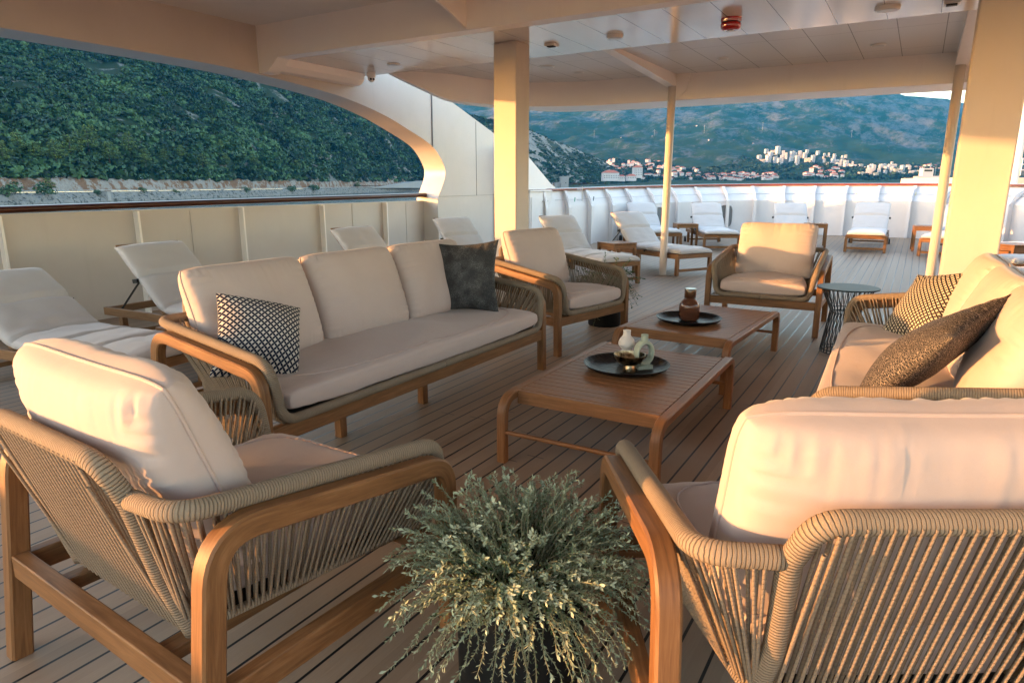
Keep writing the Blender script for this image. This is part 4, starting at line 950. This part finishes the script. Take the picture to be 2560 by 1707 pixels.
cluster(10,(2285,2350),lambda p:(424,432),'h','tiny pale house at the far right end of the town','house','houses at the right end of town',6,3,1.1)
for p,y in ((1549,361),(1625,351),(1660,358),(1733,322),(1765,366),(1875,367),(1826,360)): put('house',hm[0],p,y,.3,.55,'lone pale house on the green mountainside above the town','house','scattered mountainside houses')
pl=[]
for k in range(1100):
    p=rnd.uniform(1500,2345);y=rnd.uniform(max(398,interp(p,[(1500,398),(1640,405),(1765,436),(1880,380),(2050,392),(2150,420),(2345,424)])),452)
    D=findD(p,y);x,yy,z=mtn(p,D);r_=rnd.uniform(5,11);pl.append((x,yy,z+r_*.2,r_,rnd.random()*6,.15+rnd.gauss(0,.1),rnd.randrange(4)))
o=scatter('treeline',tp,pl,'crown_scrub');tag(o,'dark green trees growing between the houses of the town','trees',kind='stuff')
def big_house(p,y,D,w,d,h,label,wm='house_white',hip=True):
    z=1.4+D*(461.5-y)/1706.6;x,yy=W(p,D);r=empty('villa',(x,yy,z),TH+.12,label,'house')
    MB().box((0,0,h/2-3),(w,d,h+6)).build('wall',wm,r)
    mb=MB();e=.9
    mb.add([Vector(q) for q in ((-w/2-e,-d/2-e,h),(w/2+e,-d/2-e,h),(w/2+e,d/2+e,h),(-w/2-e,d/2+e,h),(-w*.22,0,h+d*.3),(w*.22,0,h+d*.3))],[(0,1,5,4),(1,2,5),(2,3,4,5),(3,0,4),(3,2,1,0)]);mb.build('roof','roof_tile',r,smooth=0)
    n=max(3,int(w/4))
    for f in range(max(1,int(h/4.5))):
        for c in range(n): MB().box((-w/2+w*(c+.5)/n,-d/2-.03,2.+4.4*f),(1.3,.12,2.2)).build('window','glass_dark',r)
big_house(1525,447,1640,38,22,13,'large cream house with red hipped roof and a row of tall windows');big_house(1553,448,1650,15,12,6,'low red-roofed annex right of the large cream house')
big_house(1577,447,1690,22,16,6,'single-storey house with red hipped roof');big_house(1592,440,1760,22,18,20,'tall white house with red roof beside the single-storey one')
x,yy=W(1410,1500);r=empty('tower_ruin',(x,yy,1.4+1500*(461.5-468)/1706.6),TH+.2,'pale square stone building on the rocky slope foot','building');MB().box((0,0,11),(17,14,24)).build('wall','concrete',r);MB().box((-14,3,5),(12,8,10)).build('annex','concrete',r);MB().box((2,-7.04,9),(1.6,.1,2.6)).build('window','glass_dark',r)
PY_=None
for p,y,lab in ((1482,351,'thin pylon on the green mountainside nearest the square pillar'),(1630,347,'thin pylon on the mountainside left of the round post'),(1752,350,'thin pylon right of the round post'),(1895,340,'thin pylon above the upper apartment cluster'),(2115,345,'thin pylon high above the terraced blocks')):
    D=findD(p,y);x,yy,z=mtn(p,D)
    if PY_ is None:
        r=empty('pylon',(x,yy,z),TH,lab,'pylon','power pylons on the mountainside');MB().beam((0,0,-8),(0,0,42),.9,.9).build('mast','concrete',r);MB().box((0,0,36),(12,.5,.6)).build('cross_arm','guard',r);PY_=r
    else: dup(PY_,None,lab,(x,yy,z),TH)
# neighbouring vessel, mast
def SP(p,y,D): x,yy=W(p,D);return Vector((x,yy,1.4+D*(461.5-y)/1706.6))
r=empty('moored_ship',SP(2515,470,90),TH,'pale superstructure of another ship behind the right pillar','ship')
def bx(nm,p0,p1,y0,y1,D,dp,m):
    a=SP((p0+p1)/2,(y0+y1)/2,D)-r.location;w=(p1-p0)/1706.6*D;h=(y1-y0)/1706.6*D
    q=Matrix.Rotation(-TH,3,'Z')@a;MB().box((q.x,q.y+dp/2,q.z),(w,dp,h)).build(nm,m,r,bevel=.04)
bx('hull','x' and 2380,2800,445,640,90,12,'house_cream');bx('deckhouse',2470,2545,366,445,90,6,'house_cream');bx('bridge',2460,2552,322,366,90,6,'white');bx('window_band',2464,2549,329,352,89.9,.3,'glass_dark');bx('window_band',2466,2544,361,367,89.9,.3,'glass_dark')
for k in range(9): bx('railing_post',2546+k*22,2548+k*22,398,440,89.5,.1,'white_plastic')
for y in (398,412,426): bx('railing_bar',2490,2780,y,y+1.5,89.4,.08,'white_plastic')
bx('dark_recess',2506,2640,420,440,92,3,'dark_hole')
p=W(2533,30);o=MB().tube([(p[0],p[1],-11),(p[0],p[1],3),(p[0],p[1],14)],[.15,.14,.11],20).build('mast','white');tag(o,'tall thick white mast rising beyond the handrail at the right edge','mast')
mb=MB();rr=random.Random(3)
r=empty('workboat',SP(2318,449,260),TH,'small pale workboat with masts beyond the handrail left of the pillar','boat')
MB().prism([(-4.5,0),(4,0),(5,1.3),(-5,1.1)],lambda a,z:Vector((a,-1.5,z)),lambda a,z:Vector((a,1.5,z))).build('hull','house_white',r,smooth=0);MB().box((-1,0,2.6),(4,2.4,2.8)).build('cabin','house_white',r);MB().box((-1,-1.22,3.2),(3,.06,.7)).build('window','glass_dark',r)
for a,h in ((-2.6,5.2),(.4,6.),(2.4,4.6)): MB().beam((a,0,1),(a,0,h),.18,.18).build('mast','guard',r)
# haze
hb=MB().box((0,0,0),(1,1,1)).build('haze','water',smooth=0);hb.data.materials.clear();hm_=bpy.data.materials.new('haze');hm_.use_nodes=True;nt=hm_.node_tree;nt.nodes.remove(nt.nodes['Principled BSDF'])
pv=nt.nodes.new('ShaderNodeVolumePrincipled');pv.inputs['Color'].default_value=(*HAZE_COL,1);pv.inputs['Density'].default_value=HAZE_D;pv.inputs['Anisotropy'].default_value=.0
L(nt,pv.outputs[0],nt.nodes['Material Output'].inputs['Volume']);hb.data.materials.append(hm_)
hb.scale=(17000,17000,980);hb.location=(0,0,476);tag(hb,kind='stuff');hb.display_type='WIRE'
# ------------------------------------------------------------------ light
SUN_AZ,SUN_EL=50.,5.6
w=bpy.data.worlds.new('World');sc.world=w;w.use_nodes=True;nt=w.node_tree;bg=nt.nodes['Background']
sk=nt.nodes.new('ShaderNodeTexSky');sk.sky_type='NISHITA';sk.sun_disc=False;sk.sun_elevation=R(SUN_EL);sk.sun_rotation=R(180+SUN_AZ);sk.air_density=1.;sk.dust_density=SKY_DUST;sk.ozone_density=SKY_OZ
L(nt,mix(nt,1.,sk.outputs[0],SKY_TINT,'MULTIPLY'),bg.inputs['Color']);bg.inputs['Strength'].default_value=SKY_STR
sd=bpy.data.lights.new('sun','SUN');sd.energy=SUN_E;sd.angle=R(.55);sd.color=SUN_C;so=bpy.data.objects.new('sun',sd);COL.objects.link(so)
to=Vector((-math.sin(R(SUN_AZ))*math.cos(R(SUN_EL)),-math.cos(R(SUN_AZ))*math.cos(R(SUN_EL)),math.sin(R(SUN_EL))));so.rotation_euler=to.to_track_quat('Z','Y').to_euler()
sc.view_settings.view_transform='Standard';sc.view_settings.look='None';sc.view_settings.gamma=1;sc.view_settings.exposure=EXPO
sc.render.engine='CYCLES';sc.cycles.use_denoising=True;sc.cycles.max_bounces=8;sc.cycles.diffuse_bounces=7;sc.cycles.glossy_bounces=3;sc.cycles.transmission_bounces=6;sc.cycles.volume_bounces=0;sc.cycles.transparent_max_bounces=6;sc.cycles.sample_clamp_indirect=8;sc.cycles.caustics_reflective=False;sc.cycles.caustics_refractive=False
